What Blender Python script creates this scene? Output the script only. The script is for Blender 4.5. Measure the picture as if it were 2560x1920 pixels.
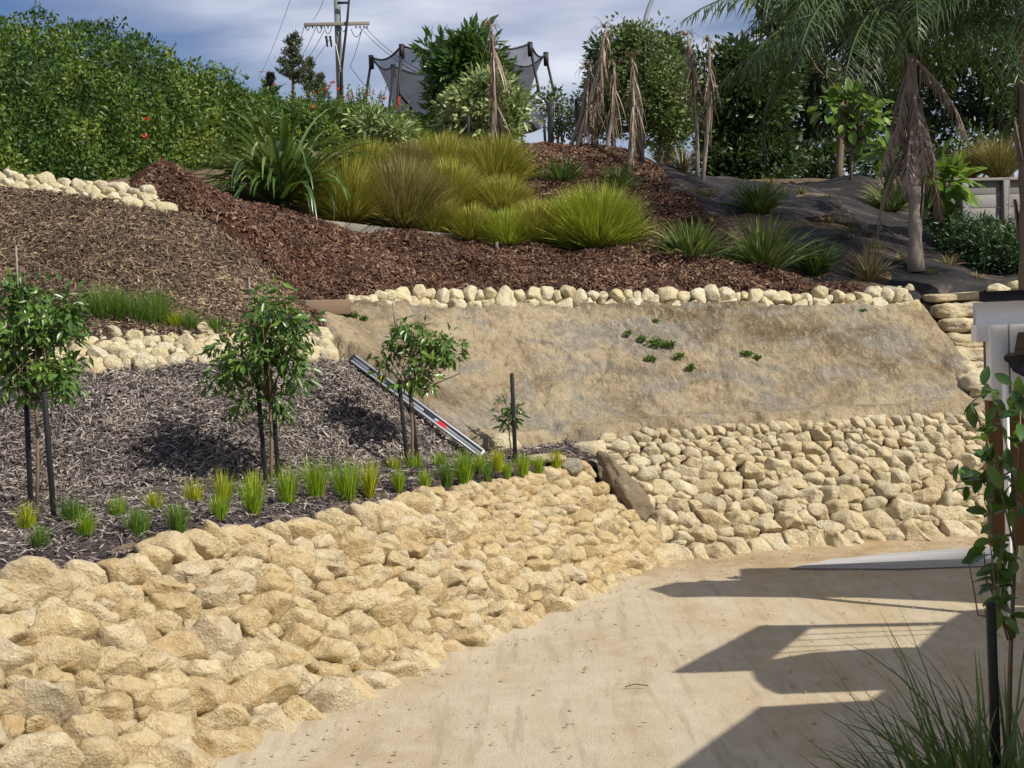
import bpy, math, random
import numpy as np
from mathutils import Matrix, Vector
from mathutils.geometry import delaunay_2d_cdt

for o in list(bpy.data.objects): bpy.data.objects.remove(o)
SC = bpy.context.scene; COL = SC.collection
random.seed(7); RNG = np.random.default_rng(11)
R = math.radians

# ------------------------------------------------------------------ camera
F, EYE, PITCH, ROLL = 1540.0, 2.4, math.atan(84/1540.0), R(2.3)
fw = np.array([0, math.cos(PITCH), -math.sin(PITCH)])
r0 = np.array([1.0, 0, 0]); u0 = np.array([0, math.sin(PITCH), math.cos(PITCH)])
rt = math.cos(ROLL)*r0 - math.sin(ROLL)*u0
up = math.sin(ROLL)*r0 + math.cos(ROLL)*u0
cam = bpy.data.objects.new('camera', bpy.data.cameras.new('camera')); COL.objects.link(cam)
cam.matrix_world = Matrix(((rt[0], up[0], -fw[0], 0), (rt[1], up[1], -fw[1], 0), (rt[2], up[2], -fw[2], EYE), (0, 0, 0, 1)))
cam.data.sensor_width = 36; cam.data.lens = F*36/1024; cam.data.clip_end = 2000; cam.data.clip_start = 0.1
SC.camera = cam

# ------------------------------------------------------------------ light
SUN = np.array([-1, .72, -1.08]); SUN /= np.linalg.norm(SUN)       # the way the light travels
sl = bpy.data.lights.new('sun', 'SUN'); sl.energy = 5.0; sl.angle = R(.53); sl.color = (1, .94, .84)
so = bpy.data.objects.new('sun', sl); COL.objects.link(so); so.rotation_euler = Vector(SUN).to_track_quat('-Z', 'Y').to_euler()
so.location = (8, -6, 12)
W = bpy.data.worlds.new('World'); SC.world = W; W.use_nodes = True
def world():
    nt = W.node_tree; nt.nodes.clear(); N = nt.nodes.new; Lk = nt.links.new
    out = N('ShaderNodeOutputWorld'); sky = N('ShaderNodeTexSky'); sky.sky_type = 'NISHITA'; sky.sun_disc = False
    sky.sun_elevation = math.asin(-SUN[2]); sky.sun_rotation = math.atan2(-SUN[0], -SUN[1])
    sky.air_density = 1.0; sky.dust_density = .3; sky.ozone_density = 3.0; sky.altitude = 100
    b1 = N('ShaderNodeBackground'); b1.inputs[1].default_value = .058
    hs = N('ShaderNodeHueSaturation'); hs.inputs['Saturation'].default_value = 1.25; hs.inputs['Value'].default_value = .95
    hs.inputs['Hue'].default_value = .52
    Lk(sky.outputs[0], hs.inputs['Color']); Lk(hs.outputs[0], b1.inputs[0])
    b2 = N('ShaderNodeBackground'); b2.inputs[1].default_value = 1
    tc = N('ShaderNodeTexCoord'); mp = N('ShaderNodeMapping'); mp.inputs['Scale'].default_value = (1.9, 1.9, 7.5)
    mp.inputs['Location'].default_value = (3.1, .4, .55)
    Lk(tc.outputs['Generated'], mp.inputs[0])
    n1 = N('ShaderNodeTexNoise'); n1.inputs['Scale'].default_value = 1.7; n1.inputs['Detail'].default_value = 7; n1.inputs['Roughness'].default_value = .48
    Lk(mp.outputs[0], n1.inputs['Vector'])
    cr = N('ShaderNodeValToRGB'); cr.color_ramp.elements[0].position = .34; cr.color_ramp.elements[1].position = .56
    cr.color_ramp.elements[0].color = (0, 0, 0, 1); cr.color_ramp.elements[1].color = (.92, .92, .92, 1)
    Lk(n1.outputs[0], cr.inputs[0])
    n2 = N('ShaderNodeTexNoise'); n2.inputs['Scale'].default_value = 2.6; n2.inputs['Detail'].default_value = 5
    Lk(mp.outputs[0], n2.inputs['Vector'])
    c2 = N('ShaderNodeValToRGB'); c2.color_ramp.elements[0].position = .33; c2.color_ramp.elements[1].position = .62
    c2.color_ramp.elements[0].color = (.31, .35, .49, 1); c2.color_ramp.elements[1].color = (.72, .74, .82, 1)
    Lk(n2.outputs[0], c2.inputs[0]); Lk(c2.outputs[0], b2.inputs[0])
    mx = N('ShaderNodeMixShader'); Lk(cr.outputs[0], mx.inputs[0]); Lk(b1.outputs[0], mx.inputs[1]); Lk(b2.outputs[0], mx.inputs[2])
    Lk(mx.outputs[0], out.inputs[0])
world()
SC.view_settings.view_transform = 'Standard'; SC.view_settings.look = 'None'; SC.view_settings.gamma = 1
SC.view_settings.use_curve_mapping = False; SC.view_settings.exposure = 0.3
SC.render.engine = 'CYCLES'
SC.cycles.max_bounces = 6; SC.cycles.transparent_max_bounces = 12; SC.cycles.use_denoising = True

# ------------------------------------------------------------------ pixels (1024 x 768) to points
def ray(u, v): return fw + (u-512)/F*rt - (v-384)/F*up
def at(u, v, d):
    r = ray(u, v); return np.array([0, 0, EYE]) + r*(d/r[1])
def gp(u, v, z=0.0):
    r = ray(u, v); return np.array([0, 0, EYE]) + r*((z-EYE)/r[2])

# ------------------------------------------------------------------ noise
def _h(ix, iy, iz, s):
    n = (ix*374761393 + iy*668265263 + iz*1274126177 + s*974634777) & 0x7fffffff
    n = ((n ^ (n >> 13))*1103515245) & 0x7fffffff
    n = ((n ^ (n >> 15))*12345 + 12347) & 0x7fffffff
    return ((n ^ (n >> 9)) & 0xffff)/65535.0*2-1
def vn(P, sc=1.0, seed=0):
    P = np.asarray(P, float)*sc
    if P.shape[-1] == 2: P = np.concatenate([P, np.zeros(P.shape[:-1]+(1,))], -1)
    i = np.floor(P).astype(np.int64); f = P-i; f = f*f*(3-2*f)
    x, y, z = i[..., 0], i[..., 1], i[..., 2]; r = 0
    for a in (0, 1):
        for b in (0, 1):
            for c in (0, 1):
                w = (f[..., 0] if a else 1-f[..., 0])*(f[..., 1] if b else 1-f[..., 1])*(f[..., 2] if c else 1-f[..., 2])
                r = r + w*_h(x+a, y+b, z+c, seed)
    return r
def fbm(P, sc=1.0, seed=0, o=4, g=.5):
    r, a = 0, 1.0
    for k in range(o): r = r + a*vn(P, sc*2**k, seed+k*17); a *= g
    return r

# ------------------------------------------------------------------ objects
LOC = {}
def thing(name, label, cat, loc=(0, 0, 0), group=None):
    o = bpy.data.objects.new(name, None); COL.objects.link(o); o.empty_display_size = .2
    o.location = tuple(float(c) for c in loc); o['label'] = label; o['category'] = cat
    if group: o['group'] = group
    LOC[o.name] = np.array(loc, float); return o
def world_loc(o):
    return LOC.get(o.name, np.zeros(3))
def build(name, V, Fs, m, parent=None, rnd=None, smooth=False, kind=None, origin=None, label=None, cat=None, group=None):
    V = np.asarray(V, float)
    if parent is not None: org = world_loc(parent)
    else: org = np.zeros(3)
    o2 = np.asarray(origin, float) if origin is not None else org
    me = bpy.data.meshes.new(name)
    if not isinstance(Fs, list): Fs = [Fs]
    Fs = [np.asarray(f, np.int64) for f in Fs if len(f)]
    me.vertices.add(len(V)); me.vertices.foreach_set('co', (V-o2).astype(np.float32).ravel())
    li = np.concatenate([f.ravel() for f in Fs]); ct = np.concatenate([np.full(len(f), f.shape[1]) for f in Fs])
    me.loops.add(len(li)); me.loops.foreach_set('vertex_index', li.astype(np.int32))
    me.polygons.add(len(ct)); me.polygons.foreach_set('loop_start', (np.cumsum(ct)-ct).astype(np.int32))
    if smooth: me.polygons.foreach_set('use_smooth', np.ones(len(ct), bool))
    me.update(calc_edges=True)
    if rnd is not None:
        a = me.attributes.new('rnd', 'FLOAT', 'FACE'); rr = np.broadcast_to(np.asarray(rnd, np.float32), (len(ct),))
        a.data.foreach_set('value', np.ascontiguousarray(rr))
    me.materials.append(m)
    ob = bpy.data.objects.new(name, me); COL.objects.link(ob)
    if parent is not None: ob.parent = parent
    ob.location = tuple(o2-org); LOC[ob.name] = o2
    if kind: ob['kind'] = kind
    if label: ob['label'] = label
    if cat: ob['category'] = cat
    if group: ob['group'] = group
    return ob

class MB:                                                              # mesh builder
    def __init__(s): s.V = []; s.F = {3: [], 4: []}; s.R = {3: [], 4: []}; s.n = 0
    def add(s, V, Fc, r=.5):
        V = np.asarray(V, float); Fc = np.asarray(Fc, np.int64); k = Fc.shape[1]
        s.F[k].append(Fc+s.n); s.R[k].append(np.broadcast_to(np.asarray(r, float), (len(Fc),))); s.V.append(V); s.n += len(V)
    def box(s, c, sz, ax=None, r=.5, bev=0):
        h = np.array(sz)/2; ax = np.eye(3) if ax is None else np.asarray(ax)
        if bev <= 0:
            P = np.array([[i, j, k] for i in (-1, 1) for j in (-1, 1) for k in (-1, 1)])*h
            s.add(np.asarray(c)+P@ax, [[0, 1, 3, 2], [4, 6, 7, 5], [0, 4, 5, 1], [2, 3, 7, 6], [0, 2, 6, 4], [1, 5, 7, 3]], r); return
        hb = h-bev; P = []; idx = {}
        for i in (-1, 1):
            for j in (-1, 1):
                for k in (-1, 1):
                    for a in range(3):
                        q = np.array([i, j, k])*hb; q[a] = (i, j, k)[a]*h[a]; idx[(i, j, k, a)] = len(P); P.append(q)
        Q = []; T = []
        for a in range(3):
            b, c2 = (a+1) % 3, (a+2) % 3
            for sg in (-1, 1):
                f = []
                for sb, sc in ((-1, -1), (1, -1), (1, 1), (-1, 1)):
                    k = [0, 0, 0]; k[a] = sg; k[b] = sb; k[c2] = sc; f.append(idx[(*k, a)])
                Q.append(f if sg > 0 else f[::-1])
            for sb in (-1, 1):
                for sc in (-1, 1):
                    k1 = [0, 0, 0]; k1[a] = -1; k1[b] = sb; k1[c2] = sc; k2 = list(k1); k2[a] = 1
                    f = [idx[(*k1, b)], idx[(*k2, b)], idx[(*k2, c2)], idx[(*k1, c2)]]; Q.append(f if sb*sc < 0 else f[::-1])
        for i in (-1, 1):
            for j in (-1, 1):
                for k in (-1, 1):
                    f = [idx[(i, j, k, 0)], idx[(i, j, k, 1)], idx[(i, j, k, 2)]]; T.append(f if i*j*k > 0 else f[::-1])
        P = np.asarray(c)+np.array(P)@ax; s.add(P, Q, r); s.add(P, T, r)
    def tube(s, pts, rad, n=6, r=.5, cap=True):
        P = np.asarray(pts, float); rad = np.broadcast_to(np.asarray(rad, float), (len(P),))
        T = np.gradient(P, axis=0); T /= np.linalg.norm(T, axis=1)[:, None]+1e-9
        ref = np.array([0, 0, 1.0]) if abs(T[0][2]) < .8 else np.array([0, 1.0, 0])
        A = np.cross(T, ref); A /= np.linalg.norm(A, axis=1)[:, None]+1e-9; B = np.cross(T, A)
        th = np.arange(n)*2*math.pi/n
        V = (P[:, None]+rad[:, None, None]*(np.cos(th)[None, :, None]*A[:, None]+np.sin(th)[None, :, None]*B[:, None])).reshape(-1, 3)
        i = np.arange(len(P)-1)[:, None]*n; j = np.arange(n)[None]; k = (j+1) % n
        Q = np.stack([i+j, i+k, i+n+k, i+n+j], -1).reshape(-1, 4); s.add(V, Q, r)
        if cap:
            e = (len(P)-1)*n; T3 = [[0, a+1, a] for a in range(1, n-1)]+[[e, e+a, e+a+1] for a in range(1, n-1)]
            s.F[3].append(np.array(T3)+s.n-len(V)); s.R[3].append(np.full(len(T3), r))
    def poly(s, P, ext, r=.5):                                       # polygon P extruded by vector ext
        P = np.asarray(P, float); n = len(P); V = np.concatenate([P, P+np.asarray(ext)])
        s.add(V, [[i, (i+1) % n, n+(i+1) % n, n+i] for i in range(n)], r)
        pts = [Vector((p @ s._ax(P)[0], p @ s._ax(P)[1])) for p in P]
        from mathutils.geometry import tessellate_polygon
        T = np.array(tessellate_polygon([[Vector((a.x, a.y, 0)) for a in pts]]))
        s.F[3].append(T+s.n-2*n); s.R[3].append(np.full(len(T), r)); s.F[3].append(T[:, ::-1]+s.n-n); s.R[3].append(np.full(len(T), r))
    def _ax(s, P):
        n = np.zeros(3)
        for i in range(len(P)): n += np.cross(P[i], P[(i+1) % len(P)])
        n /= np.linalg.norm(n); a = np.cross(n, [0, 0, 1.0]) if abs(n[2]) < .9 else np.cross(n, [0, 1.0, 0]); a /= np.linalg.norm(a)
        return a, np.cross(n, a)
    def build(s, name, m, parent=None, **k):
        if not s.V: return None
        Fs = [np.concatenate(s.F[q]) for q in (3, 4) if s.F[q]]; rn = np.concatenate([x for q in (3, 4) for x in s.R[q]])
        return build(name, np.concatenate(s.V), Fs, m, parent, rnd=rn, **k)

def unit(a): return a/(np.linalg.norm(a, axis=-1, keepdims=True)+1e-9)
def rdir(n):
    return unit(RNG.normal(size=(n, 3)))
def leaves(C, D, L, Wd, fold=.15, r=None, nrm=None):
    """rhombic leaves folded at the midrib"""
    n = len(C); L = np.broadcast_to(L, (n,))[:, None]; Wd = np.broadcast_to(Wd, (n,))[:, None]
    nr = rdir(n) if nrm is None else nrm
    S = unit(np.cross(D, nr)); N = np.cross(S, D)
    a = C; t = C+D*L; m = C+D*L*.45-N*0; l = m+S*Wd/2+N*Wd*fold; q = m-S*Wd/2+N*Wd*fold
    V = np.stack([a, q, t, l], 1).reshape(-1, 3); b = np.arange(n)[:, None]*4
    Fc = np.concatenate([b+[0, 1, 2], b+[0, 2, 3]], 1).reshape(-1, 3)
    rr = np.repeat(RNG.random(n) if r is None else r, 2)
    return V, Fc, rr
def blades(B, az, th0, droop, L, Wd, K=4, r=None, pw=1.3, tipw=.05, twist=0, keel=0):
    n = len(B); bc = lambda x: np.broadcast_to(np.asarray(x, float), (n,))
    az, th0, droop, L, Wd = map(bc, (az, th0, droop, L, Wd))
    H = np.stack([np.cos(az), np.sin(az), 0*az], 1); S = np.stack([-np.sin(az), np.cos(az), 0*az], 1)
    if np.any(twist):
        tw = bc(twist); S = S*np.cos(tw)[:, None]+np.cross(H, S)*np.sin(tw)[:, None]
    P = np.array(B, float); out = []
    for k in range(K+1):
        f = k/K; w = Wd*(1-(1-tipw)*f**2.2)*(.6+.4*min(1, f*4))/2
        out.append(P-S*w[:, None])
        if keel: out.append(P+np.array([0, 0, -1])*w[:, None]*keel)
        out.append(P+S*w[:, None])
        th = th0+droop*((k+.5)/K)**pw
        P = P+(H*np.sin(th)[:, None]+np.array([0, 0, 1])*np.cos(th)[:, None])*(L/K)[:, None]
    c = 3 if keel else 2
    V = np.stack(out, 1).reshape(-1, 3); b = np.arange(n)[:, None, None]*c*(K+1)+np.arange(K)[None, :, None]*c
    q = [b+[0, 1, c+1, c]]
    if keel: q.append(b+[1, 2, c+2, c+1])
    Q = np.concatenate(q, 1).reshape(-1, 4)
    rr = np.repeat(RNG.random(n) if r is None else bc(r), K*(c-1))
    return V, Q, rr

# ------------------------------------------------------------------ materials
class NT:
    def __init__(s, name):
        s.m = bpy.data.materials.new(name); s.m.use_nodes = True; s.t = s.m.node_tree; s.t.nodes.clear()
        s.out = s.t.nodes.new('ShaderNodeOutputMaterial')
    def n(s, ty, ins=None, **kw):
        nd = s.t.nodes.new('ShaderNode'+ty)
        for k, v in kw.items(): setattr(nd, k, v)
        for k, v in (ins or {}).items():
            i = nd.inputs[k]
            if hasattr(v, 'is_output') or isinstance(v, bpy.types.NodeSocket): s.t.links.new(v, i)
            else: i.default_value = v
        return nd
    def ramp(s, fac, stops):
        nd = s.t.nodes.new('ShaderNodeValToRGB'); e = nd.color_ramp.elements
        while len(e) < len(stops): e.new(.5)
        for x, (p, c) in zip(e, stops):
            x.position = p; x.color = (*c, 1) if len(c) == 3 else c
        s.t.links.new(fac, nd.inputs[0]); return nd.outputs[0]
    def noise(s, scale, detail=4, rough=.5, vec=None, dist=0):
        i = {'Scale': scale, 'Detail': detail, 'Roughness': rough, 'Distortion': dist}
        if vec is not None: i['Vector'] = vec
        return s.n('TexNoise', i).outputs[0]
    def mix(s, f, a, b, mode='MIX'):
        nd = s.t.nodes.new('ShaderNodeMix'); nd.data_type = 'RGBA'; nd.blend_type = mode
        for k, v in ((0, f), (6, a), (7, b)):
            if isinstance(v, bpy.types.NodeSocket): s.t.links.new(v, nd.inputs[k])
            else: nd.inputs[k].default_value = (*v, 1) if isinstance(v, tuple) and len(v) == 3 else v
        return nd.outputs[2]
    def math(s, op, a, b=0.0):
        nd = s.t.nodes.new('ShaderNodeMath'); nd.operation = op
        for k, v in ((0, a), (1, b)):
            if isinstance(v, bpy.types.NodeSocket): s.t.links.new(v, nd.inputs[k])
            else: nd.inputs[k].default_value = v
        return nd.outputs[0]
    def pos(s, scale=(1, 1, 1), rot=(0, 0, 0)):
        g = s.n('NewGeometry').outputs['Position']
        return s.n('Mapping', {'Vector': g, 'Scale': scale, 'Rotation': rot}).outputs[0]
    def rnd(s): return s.n('Attribute', attribute_name='rnd').outputs['Fac']
    def bump(s, h, strength=.5, dist=.01, normal=None):
        i = {'Height': h, 'Strength': strength, 'Distance': dist}
        if normal is not None: i['Normal'] = normal
        return s.n('Bump', i).outputs[0]
    def finish(s, color, rough=.9, spec=.2, normal=None, **kw):
        i = {'Base Color': color if isinstance(color, bpy.types.NodeSocket) else (*color, 1), 'Roughness': rough, 'Specular IOR Level': spec}
        if normal is not None: i['Normal'] = normal
        i.update(kw); p = s.n('BsdfPrincipled', i); s.t.links.new(p.outputs[0], s.out.inputs[0]); return s.m

def plain(name, c, rough=.6, spec=.3, var=.15, scale=30, metal=0):
    t = NT(name); n = t.noise(scale, 5, .6, t.pos())
    col = t.mix(n, tuple(x*(1-var) for x in c), tuple(min(1, x*(1+var)) for x in c))
    return t.finish(col, rough, spec, t.bump(n, .15, .003), Metallic=metal)
def leaf_mat(name, stops, trans=.3, rough=.42, spec=.35, big=.0):
    t = NT(name); r = t.rnd(); nz = t.noise(.9, 3, .5, t.pos())
    f = t.math('ADD', t.math('MULTIPLY', r, .75), t.math('MULTIPLY', t.math('SUBTRACT', nz, .38), 1.0))
    col = t.ramp(f, stops)
    p = t.n('BsdfPrincipled', {'Base Color': col, 'Roughness': rough, 'Specular IOR Level': spec})
    tr = t.n('BsdfTranslucent', {'Color': t.mix(.25, col, (.28, .36, .03), 'MIX')})
    mx = t.n('MixShader', {0: trans, 1: p.outputs[0], 2: tr.outputs[0]})
    t.t.links.new(mx.outputs[0], t.out.inputs[0]); return t.m

def stone_mat(name, a, b, c, grey, seed=0.0, ochre=(.44, .27, .10)):
    t = NT(name); r = t.rnd(); P = t.pos()
    off = t.n('VectorMath', {0: P, 1: t.n('CombineXYZ', {0: t.math('MULTIPLY', r, 37.0), 1: t.math('MULTIPLY', r, 91.0), 2: seed}).outputs[0]}, operation='ADD').outputs[0]
    n1 = t.noise(3.2, 5, .6, off, .4); n2 = t.noise(17, 6, .68, off); n3 = t.noise(75, 5, .75, off); n4 = t.noise(4.5, 5, .62, t.n('VectorMath', {0: off, 1: (9, 4, 2)}, operation='ADD').outputs[0], .6)
    vor = t.n('TexVoronoi', {'Vector': off, 'Scale': 55.0}).outputs['Distance']
    base = t.ramp(r, [(0, a), (.3, b), (.62, c), (.72, tuple(.5*x+.5*y for x, y in zip(b, grey))), (.82, a), (1, b)])
    col = t.mix(t.ramp(n1, [(.48, (0, 0, 0)), (.68, (.45, .45, .45))]), base, grey)
    col = t.mix(t.ramp(n4, [(.55, (0, 0, 0)), (.72, (.75, .75, .75))]), col, ochre)
    col = t.mix(t.ramp(n4, [(.28, (.8, .8, .8)), (.42, (0, 0, 0))]), col, tuple(min(.74, x*1.2+.04) for x in c))
    col = t.mix(t.ramp(n2, [(.5, (0, 0, 0)), (.72, (.6, .6, .6))]), col, tuple(min(.76, x*1.22) for x in c))
    col = t.mix(t.ramp(n2, [(.28, (.65, .65, .65)), (.46, (0, 0, 0))]), col, tuple(x*y for x, y in zip(a, (.62, .55, .45))))
    col = t.mix(t.math('MULTIPLY', t.ramp(n3, [(.3, (1, 1, 1)), (.5, (0, 0, 0))]), .45), col, tuple(x*.4 for x in a))
    h = t.math('ADD', t.math('MULTIPLY', n2, 1.0), t.math('ADD', t.math('MULTIPLY', n3, .45), t.math('MULTIPLY', vor, .22)))
    return t.finish(col, .95, .12, t.bump(h, 1.0, .034))

M = {}
M['stone'] = stone_mat('limestone', (.48, .36, .185), (.55, .43, .24), (.60, .50, .32), (.47, .425, .34))
M['stone_pale'] = stone_mat('pale_limestone', (.50, .40, .24), (.56, .465, .29), (.60, .52, .35), (.45, .41, .33), 3, (.50, .38, .21))
M['stone_white'] = stone_mat('cream_limestone', (.55, .46, .27), (.62, .53, .34), (.66, .59, .42), (.50, .46, .37), 7, (.56, .45, .25))
M['boulder'] = stone_mat('brown_rock', (.19, .145, .095), (.21, .16, .105), (.24, .19, .13), (.24, .20, .15), 5, (.13, .09, .05))
M['greyrock'] = stone_mat('grey_rock', (.30, .27, .20), (.36, .32, .24), (.42, .38, .30), (.25, .23, .2), 9, (.32, .27, .2))

def clay_mat():
    t = NT('clay'); P = t.pos(); Pd = t.pos((1, .6, 2.4), (0, .45, 0)); Ps = t.pos((7, 5, 1.6), (0, -.62, 0))
    n1 = t.noise(.75, 6, .6, Pd, .8); n2 = t.noise(7.5, 7, .7, P, .5); n3 = t.noise(38, 6, .75, P); n4 = t.noise(2.4, 5, .65, Ps, .4); n5 = t.noise(1.5, 5, .62, Pd, .5)
    col = t.ramp(n1, [(.38, (.155, .115, .068)), (.45, (.265, .205, .128)), (.53, (.385, .305, .19)), (.63, (.47, .38, .245))])
    col = t.mix(t.ramp(n5, [(.49, (0, 0, 0)), (.60, (.9, .9, .9))]), col, (.265, .24, .20))
    col = t.mix(t.ramp(n4, [(.50, (0, 0, 0)), (.66, (.6, .6, .6))]), col, (.47, .395, .275))
    col = t.mix(t.ramp(n4, [(.32, (.8, .8, .8)), (.46, (0, 0, 0))]), col, (.20, .155, .10))
    col = t.mix(t.ramp(n2, [(.30, (.8, .8, .8)), (.42, (0, 0, 0))]), col, (.15, .115, .075))
    col = t.mix(t.ramp(n3, [(.52, (0, 0, 0)), (.68, (.4, .4, .4))]), col, (.52, .45, .32))
    h = t.math('ADD', n2, t.math('ADD', t.math('MULTIPLY', n3, .45), t.math('MULTIPLY', n4, .6)))
    return t.finish(col, .97, .08, t.bump(h, 1.0, .07))
M['clay'] = clay_mat()
def earth_mat():
    t = NT('brown_earth'); P = t.pos(); n = t.noise(6, 7, .65, P); n3 = t.noise(50, 4, .7, P)
    return t.finish(t.ramp(n, [(.3, (.07, .05, .035)), (.6, (.16, .115, .075)), (.8, (.24, .18, .12))]), .97, .1, t.bump(t.math('ADD', n, t.math('MULTIPLY', n3, .4)), .8, .04))
M['earth'] = earth_mat()
def drive_mat():
    t = NT('driveway_fines'); P = t.pos(); Ps = t.pos((1.5, .42, 1), (0, 0, .38))
    n1 = t.noise(.8, 6, .58, Ps, .5); n2 = t.noise(3.5, 6, .62, P); n3 = t.noise(60, 5, .75, P); n4 = t.noise(230, 3, .7, P)
    col = t.ramp(n1, [(.32, (.33, .25, .145)), (.46, (.39, .32, .215)), (.57, (.42, .365, .27)), (.7, (.37, .295, .18))])
    col = t.mix(t.ramp(n2, [(.42, (0, 0, 0)), (.7, (.55, .55, .55))]), col, (.51, .445, .33))
    col = t.mix(t.ramp(t.noise(2.2, 4, .6, t.pos((5, .5, 1), (0, 0, .42))), [(.52, (0, 0, 0)), (.66, (.65, .65, .65))]), col, (.31, .25, .165))
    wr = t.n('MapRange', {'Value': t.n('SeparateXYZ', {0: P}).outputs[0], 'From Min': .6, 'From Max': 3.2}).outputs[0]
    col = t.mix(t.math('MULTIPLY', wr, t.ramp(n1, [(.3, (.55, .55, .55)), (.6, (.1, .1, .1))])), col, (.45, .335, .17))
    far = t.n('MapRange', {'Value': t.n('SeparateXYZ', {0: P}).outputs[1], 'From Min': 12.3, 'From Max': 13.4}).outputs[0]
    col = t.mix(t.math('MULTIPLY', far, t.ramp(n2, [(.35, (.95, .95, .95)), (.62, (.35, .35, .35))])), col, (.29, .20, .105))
    col = t.mix(t.ramp(n3, [(.32, (.6, .6, .6)), (.48, (0, 0, 0))]), col, (.27, .21, .135))
    col = t.mix(t.ramp(n4, [(.56, (0, 0, 0)), (.7, (.5, .5, .5))]), col, (.58, .52, .41))
    vor = t.n('TexVoronoi', {'Vector': P, 'Scale': 85.0}).outputs['Distance']
    h = t.math('ADD', t.math('MULTIPLY', n3, .7), t.math('ADD', t.math('MULTIPLY', n4, .35), t.math('ADD', t.math('MULTIPLY', vor, -.4), t.math('MULTIPLY', n2, 1.2))))
    return t.finish(col, .96, .12, t.bump(h, .6, .012))
M['drive'] = drive_mat()
def conc_mat():
    t = NT('pale_concrete'); P = t.pos((1, 3, 1)); n = t.noise(2.2, 6, .6, P); n2 = t.noise(40, 4, .7, P)
    col = t.mix(t.ramp(n, [(.4, (0, 0, 0)), (.75, (.7, .7, .7))]), (.29, .288, .29), (.22, .21, .20))
    return t.finish(col, .85, .2, t.bump(n2, .3, .004))
M['concrete'] = conc_mat()
def mulch_mat(name, stops, rough=.9):
    t = NT(name); r = t.rnd(); n = t.noise(1.1, 4, .6, t.pos()); n2 = t.noise(90, 3, .6, t.pos())
    f = t.math('ADD', r, t.math('MULTIPLY', t.math('SUBTRACT', n, .5), .55))
    col = t.ramp(f, stops); col = t.mix(t.math('MULTIPLY', n2, .35), col, tuple(x*.5 for x in stops[0][1]))
    return t.finish(col, rough, .15)
G_ST = [(0, (.035, .027, .027)), (.35, (.108, .090, .082)), (.65, (.205, .175, .152)), (.88, (.36, .31, .27)), (1, (.52, .47, .41))]
M['chip_grey'] = mulch_mat('grey_shredded_mulch', G_ST)
M['chip_brown'] = mulch_mat('weathered_wood_chip', [(0, (.030, .020, .015)), (.4, (.088, .060, .044)), (.7, (.165, .115, .078)), (.9, (.29, .205, .125)), (1, (.40, .30, .20))])
M['chip_bark'] = mulch_mat('fresh_bark_mulch', [(0, (.026, .0135, .0095)), (.45, (.074, .038, .026)), (.75, (.135, .074, .048)), (.93, (.22, .135, .085)), (1, (.33, .22, .15))])
def mulch_base(name, a, b):
    t = NT(name); P = t.pos(); n = t.noise(28, 5, .7, t.pos((1, 1, 1), (.3, .4, .6)), .8); n1 = t.noise(2, 3, .5, P)
    return t.finish(t.mix(t.ramp(n, [(.35, (0, 0, 0)), (.65, (1, 1, 1))]), a, b), .95, .1, t.bump(t.math('ADD', n, n1), 1, .04))
M['mulch_grey'] = mulch_base('grey_mulch_bed', (.03, .024, .025), (.11, .088, .085))
M['mulch_brown'] = mulch_base('brown_mulch_bed', (.035, .024, .018), (.14, .095, .065))
M['mulch_bark'] = mulch_base('bark_mulch_bed', (.024, .011, .0075), (.09, .042, .026))
def weed_mat():
    t = NT('black_weed_mat'); P = t.pos(); n = t.noise(1.5, 6, .65, t.pos((.55, 1.7, 1), (0, 0, .75)), .6); n2 = t.noise(160, 2, .5, P); n3 = t.noise(9, 4, .6, P)
    col = t.ramp(n, [(.46, (.014, .013, .014)), (.56, (.030, .026, .025)), (.63, (.11, .084, .064)), (.76, (.24, .18, .135))])
    return t.finish(col, .75, .25, t.bump(t.math('ADD', n3, t.math('MULTIPLY', n2, .2)), .8, .03))
M['weedmat'] = weed_mat()
def wood_mat(name, a, b, sc=(2, 2, 30), rot=(0, 0, 0), rough=.8):
    t = NT(name); n = t.noise(3, 6, .65, t.pos(sc, rot), .4); r = t.rnd()
    col = t.mix(n, a, b); col = t.mix(t.math('MULTIPLY', r, .35), col, tuple(x*.6 for x in a))
    return t.finish(col, rough, .2, t.bump(n, .3, .004))
M['timber'] = wood_mat('grey_weathered_timber', (.17, .155, .13), (.33, .31, .265))
M['fencewood'] = wood_mat('grey_fence_boards', (.15, .145, .14), (.30, .295, .28))
M['sleeper'] = wood_mat('brown_sleeper', (.11, .075, .05), (.24, .17, .11))
M['cladding'] = wood_mat('shade_dark_timber', (.10, .052, .02), (.19, .10, .042), (12, 12, 1.5), (0, 0, 0), .6)  # brown timber with the shade it stands in darkened into its colour
M['black'] = plain('black_stake', (.012, .011, .011), .55, .35)
M['bark'] = wood_mat('tree_bark', (.09, .068, .048), (.21, .17, .125), (30, 30, 6))
M['stem'] = wood_mat('young_stem', (.13, .09, .055), (.27, .20, .13), (40, 40, 8))
M['palmbark'] = wood_mat('palm_trunk', (.15, .125, .105), (.33, .285, .25), (16, 16, 3))
M['dead'] = leaf_mat('dead_fronds', [(0, (.08, .055, .04)), (.5, (.21, .15, .105)), (1, (.36, .27, .2))], .15)
M['deadpink'] = leaf_mat('pinkish_dead_fronds', [(0, (.11, .08, .065)), (.5, (.25, .185, .15)), (1, (.40, .31, .26))], .15)
M['white'] = plain('white_paint', (.74, .74, .73), .45, .35, .03)
M['cream'] = plain('cream_paint', (.62, .56, .42), .55, .3, .04)
M['darkroof'] = plain('dark_roofing', (.022, .021, .023), .5, .35)
M['tile'] = plain('brown_roof_tile', (.12, .075, .05), .8, .2)
M['alu'] = plain('brushed_aluminium', (.34, .36, .40), .42, .5, .06, 12, .35)
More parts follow.
